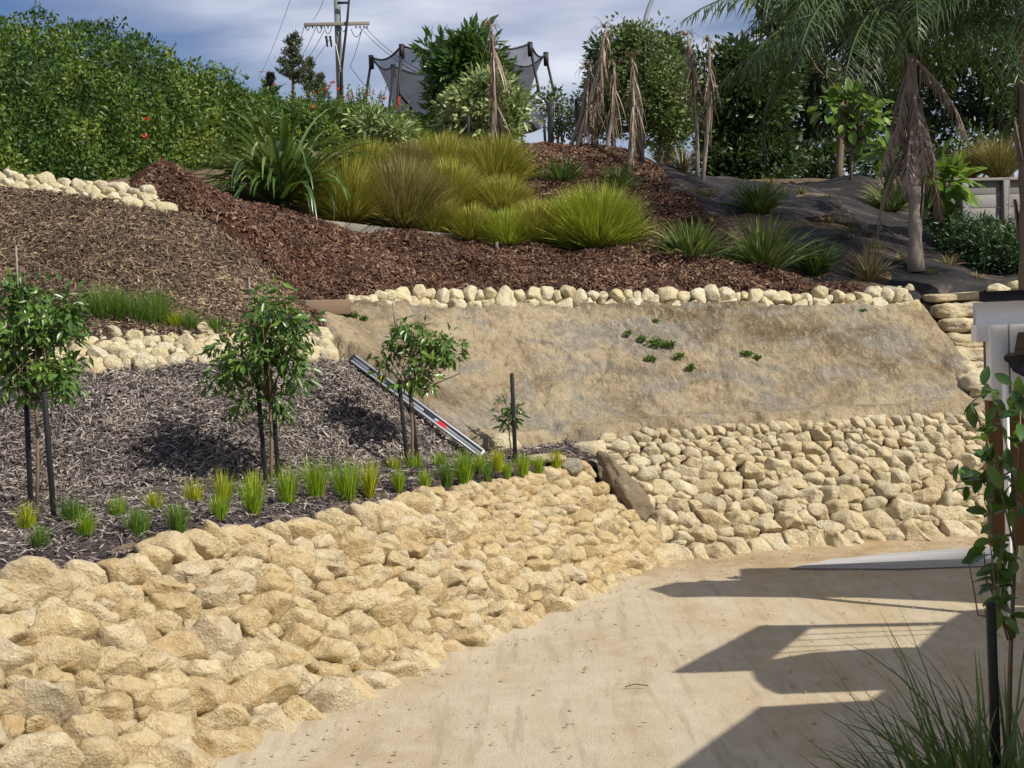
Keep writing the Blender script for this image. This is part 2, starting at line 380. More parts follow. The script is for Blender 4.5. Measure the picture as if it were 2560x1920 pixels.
M['red'] = plain('red_sticker', (.55, .035, .045), .5, .3)
M['yellow'] = plain('yellow_vial', (.66, .55, .03), .35, .5)
M['hole'] = plain('dark_handhold', (.02, .022, .025), .6, .3)
M['steel'] = plain('galvanised_steel', (.30, .33, .36), .5, .4, .1, 8, .3)
M['polegrey'] = plain('grey_concrete_pole', (.16, .175, .18), .8, .2, .2, 3)
M['cable'] = plain('black_cable', (.02, .02, .022), .6, .2)
M['ceramic'] = plain('white_ceramic', (.6, .6, .58), .3, .5)
M['disc'] = plain('pale_blue_plastic', (.62, .68, .80), .4, .4)
M['flower'] = leaf_mat('orange_red_petals', [(0, (.5, .045, .02)), (1, (.72, .10, .035))], .3)
G = lambda *s: [(p, c) for p, c in s]
M['hedge'] = leaf_mat('hedge_leaves', G((0, (0.019, 0.049, 0.009)), (.4, (0.043, 0.095, 0.016)), (.7, (0.098, 0.161, 0.022)), (1, (0.217, 0.252, 0.041))), .28, .45, .35)
M['pine'] = leaf_mat('pine_needles', G((0, (.02, .035, .018)), (.6, (.05, .07, .03)), (1, (.09, .105, .05))), .15)
M['magnolia'] = leaf_mat('large_dark_leaves', G((0, (0.017, 0.046, 0.013)), (.5, (0.046, 0.102, 0.022)), (.85, (0.102, 0.180, 0.033)), (1, (0.240, 0.288, 0.044))), .25, .35, .5)
M['varieg'] = leaf_mat('cream_edged_leaves', G((0, (.10, .155, .055)), (.45, (.21, .28, .10)), (.8, (.36, .41, .18)), (1, (.48, .50, .28))), .25)
M['pitto'] = leaf_mat('small_olive_leaves', G((0, (0.034, 0.063, 0.020)), (.5, (0.086, 0.132, 0.039)), (.85, (0.172, 0.218, 0.072)), (1, (0.276, 0.310, 0.121))), .22)
M['darktree'] = leaf_mat('dark_evergreen_leaves', G((0, (.014, .032, .012)), (.5, (.034, .066, .022)), (.85, (.075, .12, .03)), (1, (.13, .18, .05))), .2)
M['gum'] = leaf_mat('gum_tree_leaves', G((0, (.022, .038, .022)), (.5, (.05, .075, .038)), (1, (.11, .14, .07))), .2)
M['brightleaf'] = leaf_mat('bright_broad_leaves', G((0, (.05, .12, .015)), (.5, (.11, .21, .025)), (1, (.22, .31, .045))), .4)
M['palm'] = leaf_mat('palm_leaflets', G((0, (.015, .038, .014)), (.55, (.04, .075, .024)), (.9, (.085, .13, .04)), (1, (.17, .18, .05))), .25)
M['juniper'] = leaf_mat('juniper_sprays', G((0, (.018, .045, .02)), (.55, (.045, .09, .035)), (1, (.09, .14, .05))), .15)
M['flax'] = leaf_mat('flax_leaves', G((0, (0.024, 0.060, 0.017)), (.5, (0.072, 0.138, 0.030)), (.85, (0.180, 0.252, 0.072)), (1, (0.408, 0.432, 0.192))), .25, .33, .55)
M['tussock'] = leaf_mat('tussock_blades', G((0, (0.118, 0.136, 0.021)), (.4, (0.274, 0.280, 0.037)), (.75, (0.470, 0.423, 0.076)), (1, (0.620, 0.523, 0.220))), .2, .55)
M['tussock_b'] = leaf_mat('bronze_tussock_blades', G((0, (0.084, 0.091, 0.025)), (.4, (0.210, 0.189, 0.050)), (.75, (0.322, 0.265, 0.095)), (1, (0.476, 0.393, 0.202))), .2, .55)
M['tussock_g'] = leaf_mat('bright_tussock_blades', G((0, (0.122, 0.180, 0.019)), (.4, (0.286, 0.361, 0.037)), (.75, (0.510, 0.523, 0.074)), (1, (0.620, 0.595, 0.166))), .2, .55)
M['strap'] = leaf_mat('dark_strap_leaves', G((0, (0.031, 0.069, 0.014)), (.5, (0.075, 0.131, 0.029)), (.9, (0.175, 0.225, 0.060)), (1, (0.300, 0.300, 0.120))), .25, .35, .5)
M['straw'] = leaf_mat('straw_blades', G((0, (.13, .10, .05)), (.5, (.25, .20, .10)), (1, (.38, .31, .18))), .25)
M['lime'] = leaf_mat('lime_grass', G((0, (0.084, 0.180, 0.012)), (.45, (0.180, 0.312, 0.014)), (.8, (0.336, 0.432, 0.024)), (1, (0.480, 0.504, 0.072))), .4)
M['limey'] = leaf_mat('yellow_grass', G((0, (0.161, 0.230, 0.012)), (.45, (0.322, 0.380, 0.014)), (.8, (0.483, 0.460, 0.024)), (1, (0.575, 0.483, 0.072))), .4)
M['grassg'] = leaf_mat('mid_green_grass', G((0, (0.035, 0.094, 0.014)), (.5, (0.084, 0.175, 0.022)), (1, (0.182, 0.275, 0.048))), .35)
M['sapling'] = leaf_mat('young_tree_leaves', G((0, (0.026, 0.065, 0.014)), (.5, (0.067, 0.139, 0.024)), (.85, (0.133, 0.233, 0.036)), (1, (0.238, 0.349, 0.060))), .25, .34, .55)
M['shrub'] = leaf_mat('glossy_shrub_leaves', G((0, (.02, .06, .012)), (.5, (.06, .13, .02)), (1, (.16, .26, .04))), .35, .35, .5)
def net_mat():
    t = NT('black_safety_net'); tr = t.n('BsdfTransparent'); df = t.n('BsdfPrincipled', {'Base Color': (.045, .045, .055, 1), 'Roughness': .7})
    w = t.n('TexNoise', {'Vector': t.pos((1, 1, 3)), 'Scale': 1.4, 'Detail': 2.0}).outputs[0]
    mx = t.n('MixShader', {0: t.math('ADD', t.math('MULTIPLY', w, .3), .54), 1: tr.outputs[0], 2: df.outputs[0]}); t.t.links.new(mx.outputs[0], t.out.inputs[0]); return t.m
M['net'] = net_mat()

# ------------------------------------------------------------------ terrain: lines read off the place, joined into a height field
def wb(s, n=0):                                                       # straight part of the near wall's foot
    return np.array([-1.70+.49*s-.87*n, 8.1+.87*s+.49*n, 0.0])
foot_n = [np.array([-4.6, 4.2, 0]), np.array([-3.5, 5.4, 0]), np.array([-2.5, 6.8, 0])]+[gp(u, v) for u, v in
          ((190, 768), (343, 704), (421, 667), (495, 634), (556, 611), (620, 583), (671, 562))]
top_n = [np.array([-5.4, 4.9, 1.04]), np.array([-4.35, 6.0, 1.05]), np.array([-3.4, 7.1, 1.06])]+[at(p[0], p[1], p[2]*.968) for p in
         ((0, 579, 8.2), (93, 562, 8.85), (194, 532, 9.44), (324, 514, 10.64), (440, 486, 11.95), (509, 472, 12.94), (579, 458, 14.0))]
foot_f = [gp(671, 562), gp(730, 556), gp(787, 551), gp(890, 543), gp(990, 535), np.array([7.2, 14.9, 0]), np.array([11, 15.2, 0])]
top_f = [at(604, 448, 14.3), at(640, 439, 14.42), at(694, 434, 14.52), at(815, 428.5, 14.72), at(995, 417.5, 15.1), np.array([7.4, 15.8, 1.04]), np.array([11, 16.1, 1.04])]
toe = [np.array([-8, 9.5, 1.05]), at(-90, 505, 11.3), at(0, 500, 11.55), at(265, 488, 11.7), at(408, 470, 12.5), at(480, 455, 13.5)]
bankfoot = [at(480, 455, 13.5), at(522, 450, 14.4), at(574, 439, 15.0), at(694, 430, 15.3), at(815, 424, 15.5), at(992, 412, 15.9)]
row_m = [np.array([-9, 12.0, 2.0]), at(-90, 368, 12.8), at(0, 366, 12.93), at(88, 366, 12.9), at(162, 362, 13.0), at(250, 360, 13.1), at(319, 355, 13.4), at(357, 362, 13.7)]
row_b = [np.array([-9, 12.5, 2.2]), at(-90, 345, 13.2), at(0, 343, 13.3), at(88, 338, 13.3), at(162, 337, 13.4), at(250, 336, 13.5), at(319, 334, 13.9)]
bank_t = [at(319, 317, 15.2), at(343, 315.5, 15.5), at(420, 313.5, 16.2), at(574, 313, 16.6), at(760, 314, 16.8), at(905, 315, 17.1)]
row_u = [np.array([-9, 14.9, 3.75]), at(-60, 183, 15.9), at(0, 188, 15.7), at(80, 197, 15.5), at(155, 206, 15.25)]
bark_f = [at(302, 300, 15.6), at(345, 296, 15.95), at(420, 297, 16.6), at(574, 296, 16.95), at(760, 298, 17.2), at(905, 302, 17.5)]
timber_l = [at(290, 226, 17.6), at(350, 234, 18.0), at(420, 240, 18.3), at(490, 247, 18.4), at(575, 264, 18.2)]
C = {}
CP = []; CE = []
def line(pts):
    k = len(CP)
    for p in pts: CP.append(np.array(p, float))
    for i in range(len(pts)-1): CE.append((k+i, k+i+1))
for L_ in (foot_n, top_n, foot_f[1:], top_f, toe[:-1], bankfoot, row_m, row_b, bank_t, row_u, bark_f, timber_l): line(L_)
line([bank_t[-1], at(930, 330, 16.95), at(960, 370, 16.5), bankfoot[-1]]); line([at(936, 312, 18.1), at(944, 335, 17.75), at(966, 370, 17.3), at(992, 404, 16.8), np.array([7.6, 16.9, 1.08]), np.array([12, 17.0, 1.1])])
line([at(*p) for p in ((130, 183, 16.3), (150, 175, 16.5), (172, 171, 16.6), (196, 180, 16.7), (215, 197, 16.9), (250, 212, 17.3))])
for p in ((230, 205, 15.6), (270, 255, 15.5), (240, 262, 14.9), (330, 262, 16.7), (200, 225, 16.0), (450, 270, 17.5), (600, 275, 17.5),
          (640, 240, 18.8), (680, 262, 18.0), (380, 268, 17.2)): CP.append(at(*p))
line([at(*p) for p in ((360, 172, 20.6), (405, 176, 20.8), (443, 172, 21.2), (497, 170, 21.3), (520, 152, 21.6), (558, 148, 22), (600, 155, 22), (655, 169, 22), (700, 176, 22.3), (735, 182, 22.6), (790, 188, 23), (860, 200, 23.5))])
line([at(*p) for p in ((628, 200, 20.6), (700, 212, 20.4), (760, 222, 20.2), (820, 232, 20), (880, 246, 20), (960, 262, 20))])
line([at(*p) for p in ((700, 268, 18.1), (740, 276, 18.0), (785, 288, 17.9), (830, 293, 18.0), (886, 295, 18.2), (940, 297, 18.4), (1000, 296, 18.5))])
line([at(*p) for p in ((905, 262, 19.2), (950, 250, 21.3), (1024, 240, 21.6), (1120, 236, 21.6))])
for p in ([-14, 3, 0], [14, 3, 0], [14, 14.6, 0], [-14, 8, 1.05], [-14, 12, 2.1], [-14, 14.5, 3.7], [-14, 18, 3.9], [-6, 17, 3.9], [-4.8, 20, 4.15], [-3, 25, 4.9], [-1.6, 30, 5.2],
          [9, 18.5, 2.15], [14, 18.5, 2.1], [14, 22, 3.1], [14, 24, 3.85], [8, 23.2, 3.75], [6.8, 24.5, 4.0], [-14, 40, 5.4], [0, 33, 5.25], [14, 40, 4.8],
          [3, 27, 4.35], [6, 30, 4.5], [-14, 130, 5], [60, 130, 4.5], [-60, 130, 5], [60, 20, 3], [-60, 12, 3.5], [60, 3, 0], [-60, 3, 0], [6.5, 18.4, 2.12]): CP.append(np.array(p, float))
CP = np.array(CP)
_v, _e, _f, _ov, _oe, _of = delaunay_2d_cdt([Vector((p[0], p[1])) for p in CP], CE, [], 0, 1e-4)
TV = np.array([[a.x, a.y] for a in _v]); TZ = np.array([np.mean([CP[j][2] for j in ov]) if len(ov) else np.nan for ov in _ov])
for i in np.where(np.isnan(TZ))[0]:                                    # crossing of two lines
    d = np.linalg.norm(CP[:, :2]-TV[i], axis=1); k = np.argsort(d)[:3]; TZ[i] = np.average(CP[k, 2], weights=1/(d[k]+1e-3))
TRI = np.array([list(f) for f in _f])
A_, B_, C_ = TV[TRI[:, 0]], TV[TRI[:, 1]], TV[TRI[:, 2]]
DET = (B_[:, 1]-C_[:, 1])*(A_[:, 0]-C_[:, 0])+(C_[:, 0]-B_[:, 0])*(A_[:, 1]-C_[:, 1])
def zlin(P):
    P = np.asarray(P, float); z = np.zeros(len(P)); lo = np.minimum(np.minimum(A_, B_), C_); hi = np.maximum(np.maximum(A_, B_), C_)
    for t in range(len(TRI)):
        if abs(DET[t]) < 1e-9: continue
        m = (P[:, 0] >= lo[t, 0]-1e-6) & (P[:, 0] <= hi[t, 0]+1e-6) & (P[:, 1] >= lo[t, 1]-1e-6) & (P[:, 1] <= hi[t, 1]+1e-6)
        if not m.any(): continue
        q = P[m]-C_[t]
        a = ((B_[t, 1]-C_[t, 1])*q[:, 0]+(C_[t, 0]-B_[t, 0])*q[:, 1])/DET[t]
        b = ((C_[t, 1]-A_[t, 1])*q[:, 0]+(A_[t, 0]-C_[t, 0])*q[:, 1])/DET[t]
        ok = (a > -1e-6) & (b > -1e-6) & (a+b < 1+1e-6)
        k = np.where(m)[0][ok]; a = a[ok]; b = b[ok]
        z[k] = a*TZ[TRI[t, 0]]+b*TZ[TRI[t, 1]]+(1-a-b)*TZ[TRI[t, 2]]
    return z
# a raster of the field, softened a little, for fast look-up
GX0, GY0, GS = -13.0, 3.2, .06
NX, NY = int(26/GS), int(30.5/GS)
gx = GX0+np.arange(NX)*GS; gy = GY0+np.arange(NY)*GS
XX, YY = np.meshgrid(gx, gy); HF = zlin(np.stack([XX.ravel(), YY.ravel()], 1)).reshape(NY, NX)
for _ in range(3):
    p = np.pad(HF, 1, 'edge'); HF = (p[1:-1, 1:-1]*4+p[:-2, 1:-1]*2+p[2:, 1:-1]*2+p[1:-1, :-2]*2+p[1:-1, 2:]*2+p[:-2, :-2]+p[:-2, 2:]+p[2:, :-2]+p[2:, 2:])/16
_np = np.stack([XX, YY], -1)
UP = np.clip((HF-1.15)/.6, 0, 1)
HF = HF+UP*(.05*vn(_np, .9, 3)+.025*vn(_np, 2.3, 4))
def zt(P):
    P = np.atleast_2d(np.asarray(P, float)); x = (P[:, 0]-GX0)/GS; y = (P[:, 1]-GY0)/GS
    x = np.clip(x, 0, NX-1.001); y = np.clip(y, 0, NY-1.001); i = x.astype(int); j = y.astype(int); a = x-i; b = y-j
    z = HF[j, i]*(1-a)*(1-b)+HF[j, i+1]*a*(1-b)+HF[j+1, i]*(1-a)*b+HF[j+1, i+1]*a*b
    far = (P[:, 1] > GY0+30.3) | (np.abs(P[:, 0]) > 12.8)
    if far.any(): z[far] = zlin(P[far])
    return z
def nrm(P):
    e = .08; P = np.asarray(P)[:, :2]
    gx_ = (zt(P+[e, 0])-zt(P-[e, 0]))/(2*e); gy_ = (zt(P+[0, e])-zt(P-[0, e]))/(2*e)
    return unit(np.stack([-gx_, -gy_, np.ones(len(P))], 1))
def hit(u, v, dmin=6.0, dmax=33):
    d = np.arange(dmin, dmax, .03); r = ray(u, v); P = np.array([0, 0, EYE])+r[None]*(d/r[1])[:, None]
    k = np.where(P[:, 2] < zt(P))[0]
    if len(k) == 0 : return P[-1]
    p = P[k[0]].copy(); p[2] = zt(p)[0]; return p
def pxm(p): return p[1]/F                                              # metres per pixel there

def inpoly(P, poly):
    x, y = P[:, 0], P[:, 1]; c = np.zeros(len(P), bool); n = len(poly)
    for i in range(n):
        a, b = poly[i], poly[(i+1) % n]
        if a[1] == b[1]: continue
        c ^= ((a[1] > y) != (b[1] > y)) & (x < (b[0]-a[0])*(y-a[1])/(b[1]-a[1])+a[0])
    return c
def sdist(P, poly):                                                    # signed distance, positive inside
    d = np.full(len(P), 1e9)
    for i in range(len(poly)):
        a = np.array(poly[i][:2]); b = np.array(poly[(i+1) % len(poly)][:2]); ab = b-a
        t = np.clip(((P[:, :2]-a)@ab)/(ab@ab+1e-12), 0, 1); d = np.minimum(d, np.linalg.norm(P[:, :2]-a-t[:, None]*ab, axis=1))
    return np.where(inpoly(P, poly), d, -d)
def layer(name, poly, m, step, thick, edge, disp=None, low=-.06, wob=.06, kind='structure', label=None):
    """a sheet lying on the slope: thick inside the outline, thinning at its rim until it dives under the ground"""
    pl = np.array([p[:2] for p in poly]); lo = pl.min(0)-.3; hi = pl.max(0)+.3
    xs = np.arange(lo[0], hi[0], step); ys = np.arange(lo[1], hi[1], step); X, Y = np.meshgrid(xs, ys); P = np.stack([X.ravel(), Y.ravel()], 1)
    s = sdist(P, pl)+wob*vn(P, 3.5, 41)+wob*.5*vn(P, 9, 42)
    w = np.clip(s/edge+.5, 0, 1); w = w*w*(3-2*w)
    z = zt(P)+low+(thick-low)*w
    V = np.column_stack([P, z])
    if disp is not None: V = V+disp(V)*w[:, None]
    keep = s > -edge*1.5-.05; ny, nx = X.shape; idx = np.arange(nx*ny).reshape(ny, nx)
    Q = np.stack([idx[:-1, :-1], idx[:-1, 1:], idx[1:, 1:], idx[1:, :-1]], -1).reshape(-1, 4); Q = Q[keep[Q].all(1)]
    us = np.unique(Q); mp = np.full(nx*ny, -1); mp[us] = np.arange(len(us))
    return build(name, V[us], mp[Q], m, None, smooth=True, kind=kind, label=label)

# ---- hillside (base), far ground, driveway
XX, YY, HM = XX[::2, ::2], YY[::2, ::2], HF[::2, ::2]; MY, MX = XX.shape; idx = np.arange(MX*MY).reshape(MY, MX)
keepz = (HM > .015) | (YY > 14.5)
Q = np.stack([idx[:-1, :-1], idx[:-1, 1:], idx[1:, 1:], idx[1:, :-1]], -1)
qk = keepz[:-1, :-1] | keepz[:-1, 1:] | keepz[1:, 1:] | keepz[1:, :-1]
Q = Q[qk]; us = np.unique(Q); mp = np.full(MX*MY, -1); mp[us] = np.arange(len(us))
wp = [p[:2] for p in foot_n+foot_f[1:]]+[p[:2]+([-.22, .12] if i < len(top_n) else [0, .16]) for i, p in list(enumerate(top_n+top_f))[::-1]]
PX = np.stack([XX.ravel(), YY.ravel()], 1)[us]; V = np.column_stack([PX, HM.ravel()[us]-.01-.17*np.clip(sdist(PX, wp)/.14, 0, 1)])
build('hillside', V, mp[Q], M['earth'], smooth=True, kind='structure')
fx = np.concatenate([[-700, -300, -120, -60], np.linspace(-40, 40, 41), [60, 120, 300, 700]]); fy = np.concatenate([[-60, 3.4, 8, 12, 16, 20, 24, 28], np.linspace(30, 130, 41), [200, 400, 900]])
X, Y = np.meshgrid(fx, fy); P = np.stack([X.ravel(), Y.ravel()], 1)
Pc = np.stack([np.clip(P[:, 0], -59, 59), np.clip(P[:, 1], 3.1, 129)], 1); z = zlin(Pc)-.05
inner = (np.abs(P[:, 0]) < 12.9) & (P[:, 1] > 0) & (P[:, 1] < 33.5); z[inner] -= 1.2; z[P[:, 1] < 3.5] = -.35
k = np.arange(len(P)).reshape(X.shape); Q = np.stack([k[:-1, :-1], k[:-1, 1:], k[1:, 1:], k[1:, :-1]], -1).reshape(-1, 4)
build('ground', np.column_stack([P, z]), Q, M['earth'], smooth=True, kind='structure')
xs = np.arange(-7, 12, .07); ys = np.arange(.5, 15.6, .07); X, Y = np.meshgrid(xs, ys); P = np.stack([X.ravel(), Y.ravel()], 1)
dz = .012*vn(P, .8, 61)+.006*vn(P, 2.5, 62)
fl = np.array([p[:2] for p in foot_n+foot_f[1:]])
dd = np.full(len(P), 9.0)
for i in range(len(fl)-1):
    a, b = fl[i], fl[i+1]; ab = b-a; t = np.clip(((P-a)@ab)/(ab@ab), 0, 1); dd = np.minimum(dd, np.linalg.norm(P-a-t[:, None]*ab, axis=1))
berm = np.exp(-(dd/.22)**2); dz = dz+berm*(.03+.02*vn(P, 6, 63)); far_ = np.clip((P[:, 1]-12.6)/1.0, 0, 1)*np.clip((P[:, 0]-1.2)/.5, 0, 1)
dz = dz+far_*(.012*vn(P, 7, 64)+.01*vn(P, 15, 65))
k = np.arange(len(P)).reshape(X.shape); Q = np.stack([k[:-1, :-1], k[:-1, 1:], k[1:, 1:], k[1:, :-1]], -1).reshape(-1, 4)
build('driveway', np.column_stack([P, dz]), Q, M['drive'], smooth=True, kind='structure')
# concrete strip at the far side of the driveway
cs = [gp(*p) for p in ((790, 570), (830, 561), (905, 554), (990, 548), (1060, 543), (1060, 566), (1000, 567), (900, 570.5))]
b = MB(); cp = np.array(cs); cp[:, 2] = .016; b.poly(cp, (0, 0, -.1)); b.build('concrete_path', M['concrete'], kind='structure')

# ---- clay bank: its own finer sheet with scrape marks and ledges
def clay_disp(V):
    P = V.copy(); a = P[:, 0]*.75+P[:, 2]*.9; c = P[:, 2]*1.1-P[:, 0]*.25
    st_ = np.column_stack([a*5.0, c*.9, P[:, 1]*1.2]); sc = vn(st_, 1, 71)*.016+vn(st_*2.1, 1, 72)*.018+vn(st_*4.6, 1, 75)*.014
    hz = vn(np.column_stack([P[:, 0]*.7, P[:, 2]*6+.5*vn(P, .6, 70), P[:, 1]*.3]), 1, 73)*.022
    lump = fbm(P, 1.3, 74, 2, .5)*.022+fbm(P, 9, 76, 3, .6)*.015; crack = -np.clip(.07-np.abs(vn(P*[1.6, 1.2, 1.2], 1, 79)), 0, .07)*.55
    d = sc+hz+lump+crack
    return np.column_stack([0*d, -d*.75, d*.65])
bank_poly = [at(316, 319, 15.2)]+[p+[0, -.02, 0] for p in bank_t[1:]]+[at(916, 310, 17.4), at(934, 330, 17.2), at(962, 368, 16.9), at(1150, 390, 16.8), at(1150, 412, 16.4), at(1010, 414, 16.1), at(1000, 420, 15.2)]+top_f[3::-1]+[at(560, 452, 14.4), at(500, 458, 13.6), at(480, 456, 13.3), at(357, 364, 13.55), at(330, 345, 13.9)]
layer('clay_bank', bank_poly, M['clay'], .024, .17, .16, clay_disp, low=-.06, wob=.03)

# ---- mulch and matting laid on the slopes
poly_bench = [p+[-.24, .13, 0] for p in top_n]+[at(604, 450, 14.5), at(575, 447, 14.75), at(525, 455, 14.2), at(480, 458, 13.4)]+toe[::-1][1:]
poly_lower = toe[:-1]+[at(480, 456, 13.35), at(420, 409, 13.5), at(357, 360, 13.65)]+row_m[-2::-1]
poly_upper = row_b+[at(322, 330, 14.2), at(310, 302, 15.3), at(262, 255, 15.3), at(200, 215, 15.5), at(156, 206, 15.2)]+row_u[::-1]
bark_poly = [at(135, 186, 16.2), at(152, 172, 16.7), at(175, 168, 16.8), at(200, 178, 16.9), at(218, 196, 17.0), at(252, 208, 17.4)]+timber_l+[at(612, 246, 18.7), at(590, 222, 19.6), at(524, 195, 20.5), at(512, 160, 21.4), at(520, 149, 21.8), at(558, 145, 22.2), at(600, 151, 22.2), at(655, 168, 22.1), at(680, 190, 21.2), at(712, 225, 19.9), at(745, 262, 18.5), at(775, 280, 18.05), at(810, 292, 17.8), at(870, 304, 17.45), at(895, 309, 17.25)]+[p+[0, .12, 0] for p in bank_t[:0:-1]]+[at(312, 316, 15.1), at(330, 344, 14.2), at(357, 362, 13.75), at(322, 340, 14.0), at(304, 305, 15.1), at(250, 250, 15.1), at(194, 213, 15.35), at(154, 206, 15.3)]
mat_poly = [at(655, 166, 22.6), at(700, 172, 23.4), at(735, 178, 24), at(790, 184, 24.8), at(870, 196, 25), at(925, 215, 24), at(960, 235, 22), at(1060, 240, 21.4), at(1080, 292, 18.6), at(1000, 297, 18.5), at(886, 297, 18.2), at(780, 295, 17.7), at(735, 278, 17.9), at(700, 240, 19.0), at(668, 200, 20.6)]
def lumpy(a, s, seed): return lambda V: np.column_stack([0*V[:, 0], 0*V[:, 0], a*fbm(V[:, :2], s, seed, 3)])
layer('mulched_bench', poly_bench, M['mulch_grey'], .06, .03, .15, lumpy(.02, 4, 81), wob=.05)
layer('lower_mulch_slope', poly_lower, M['mulch_grey'], .06, .03, .1, lumpy(.022, 5, 82), wob=.05)
layer('upper_mulch_slope', poly_upper, M['mulch_brown'], .06, .03, .12, lumpy(.022, 5, 83), wob=.05)
layer('bark_mulch_slope', bark_poly, M['mulch_bark'], .06, .11, .3, lumpy(.055, 2.4, 84), wob=.1)
def mat_disp(V):
    a = V[:, 0]*.62+V[:, 1]*.78; c = V[:, 0]*.78-V[:, 1]*.62
    d = .09*vn(np.column_stack([a*.4, c*1.6, 0*a]), 1, 91)+.035*np.abs(vn(np.column_stack([a*.8, c*5, 0*a]), 1, 92))+.09*vn(V, .9, 93)
    return np.column_stack([0*d, 0*d, d])
layer('weed_mat_slope', mat_poly, M['weedmat'], .06, .05, .2, mat_disp, wob=.05)

def chips(name, poly, m, n, L, Wd, thick, lift=.03, tilt=.35, label=None, edge=.1, shred=.55, lump=(.022, 5, 82)):
    pl = np.array([p[:2] for p in poly]); lo = pl.min(0)-.1; hi = pl.max(0)+.1; got = []
    while sum(map(len, got)) < n:
        P = lo+(hi-lo)*RNG.random((n*2, 2)); s = sdist(P, pl)+.05*vn(P, 4, 44); P = P[s > -edge*.72]
        got.append(P)
    P = np.concatenate(got)[:n]
    # only what faces the drive: drop what lies far outside the view
    N = nrm(P); w_ = np.clip(sdist(P, pl)/edge+.5, 0, 1); w_ = w_*w_*(3-2*w_); z = zt(P)+(lift+.05)*w_-.05+lump[0]*fbm(P, lump[1], lump[2], 3)*w_; C = np.column_stack([P, z])+N*(RNG.random(n)*.03)[:, None]
    a = RNG.random(n)*2*math.pi; T = unit(np.cross(N, [0, .3, 1.0])); B = np.cross(N, T)
    D = T*np.cos(a)[:, None]+B*np.sin(a)[:, None]+N*(RNG.normal(size=n)*tilt)[:, None]; D = unit(D)
    Nn = unit(N+rdir(n)*.55); S = unit(np.cross(D, Nn)); Nn = np.cross(S, D)
    q = RNG.random(n); l = (L*(.35+1.1*q**2.2))[:, None]/2; w = (Wd*(.5+RNG.random(n)))[:, None]/2; t = (thick*(.5+RNG.random(n)))[:, None]
    bow = (RNG.normal(size=n)*.18)[:, None]*l
    V = np.stack([C-D*l, C-S*w+Nn*(t*.3+bow*0)+S*bow, C+Nn*t+S*bow, C+S*w+S*bow, C+D*l], 1).reshape(-1, 3); b0 = np.arange(n)[:, None]*5
    Fc = np.concatenate([b0+[0, 2, 1], b0+[0, 3, 2], b0+[4, 1, 2], b0+[4, 2, 3]], 1).reshape(-1, 3)
    rr = np.repeat(RNG.random(n)**shred if shred != 1 else RNG.random(n), 4)
    return build(name, V, Fc, m, rnd=rr, kind='stuff', label=label)
vis = lambda poly: [np.array([max(-5.2, min(9.5, p[0])), p[1]]) for p in poly]
chips('bench_mulch_shreds', vis(poly_bench), M['chip_grey'], 30000, .10, .011, .007, edge=.17, shred=1.25, lump=(.02, 4, 81), label='grey shredded wood mulch along the planted bench above the stone wall')
chips('lower_mulch_shreds', vis(poly_lower), M['chip_grey'], 40000, .095, .011, .007, shred=.95, label='grey shredded wood mulch on the lower slope behind the young trees')
chips('upper_mulch_shreds', vis(poly_upper), M['chip_brown'], 36000, .09, .013, .008, shred=.95, lump=(.022, 5, 83), label='weathered brown wood chips on the upper slope below the hedge')
chips('bark_mulch_chunks', vis(bark_poly), M['chip_bark'], 80000, .09, .02, .013, lift=.115, tilt=.6, edge=.3, shred=.95, lump=(.055, 2.4, 84), label='dark red brown bark mulch heaped over the slope')

# ------------------------------------------------------------------ stones
def ico(n):
    import bmesh
    bm = bmesh.new(); bmesh.ops.create_icosphere(bm, subdivisions=n, radius=1)
    V = np.array([v.co[:] for v in bm.verts]); Fc = np.array([[v.index for v in f.verts] for f in bm.faces]); bm.free(); return unit(V), Fc
ICO = {n: ico(n) for n in (2, 3, 4)}
def rock(rx, lvl=3, h=.8, seed=0, pw=2.7, nf=12, rough=.1, cut=(.70, .96)):
    """rx(theta) gives the half width in the plane; returns local verts (x, y in plane, z outward)"""
    V, Fc = ICO[lvl]; rg = np.random.default_rng(seed+5)
    rho = np.hypot(V[:, 0], V[:, 1]); q = (rho**pw+np.abs(V[:, 2])**pw)**(-1/pw); p = V*q[:, None]
    for _ in range(nf):
        n = rg.normal(size=3); n[2] = abs(n[2])*1.1; n /= np.linalg.norm(n); d = rg.uniform(*cut)
        o = np.maximum(p@n-d, 0); p = p-(o*.97)[:, None]*n
    p = p*(1+rough*vn(p, 1.5, seed)+rough*.45*vn(p, 3.7, seed+1)+rough*.28*vn(p, 8.5, seed+2)+rough*.16*vn(p, 17, seed+3))[:, None]
    th = np.arctan2(V[:, 1], V[:, 0]); r = rx(th)
    return np.column_stack([p[:, 0]*r, p[:, 1]*r, p[:, 2]*h]), Fc
inview = lambda c: (abs(((c-[0, 0, EYE])@rt)/((c-[0, 0, EYE])@fw)*F) < 560) and (((c-[0, 0, EYE])@up)/((c-[0, 0, EYE])@fw)*F > -420)
def polyl(pts):
    P = np.array(pts); d = np.concatenate([[0], np.cumsum(np.linalg.norm(np.diff(P, axis=0), axis=1))]); return P, d
def along(pl, f):
    P, d = pl; s = np.asarray(f)*d[-1]; return np.stack([np.interp(s, d, P[:, k]) for k in range(3)], -1)
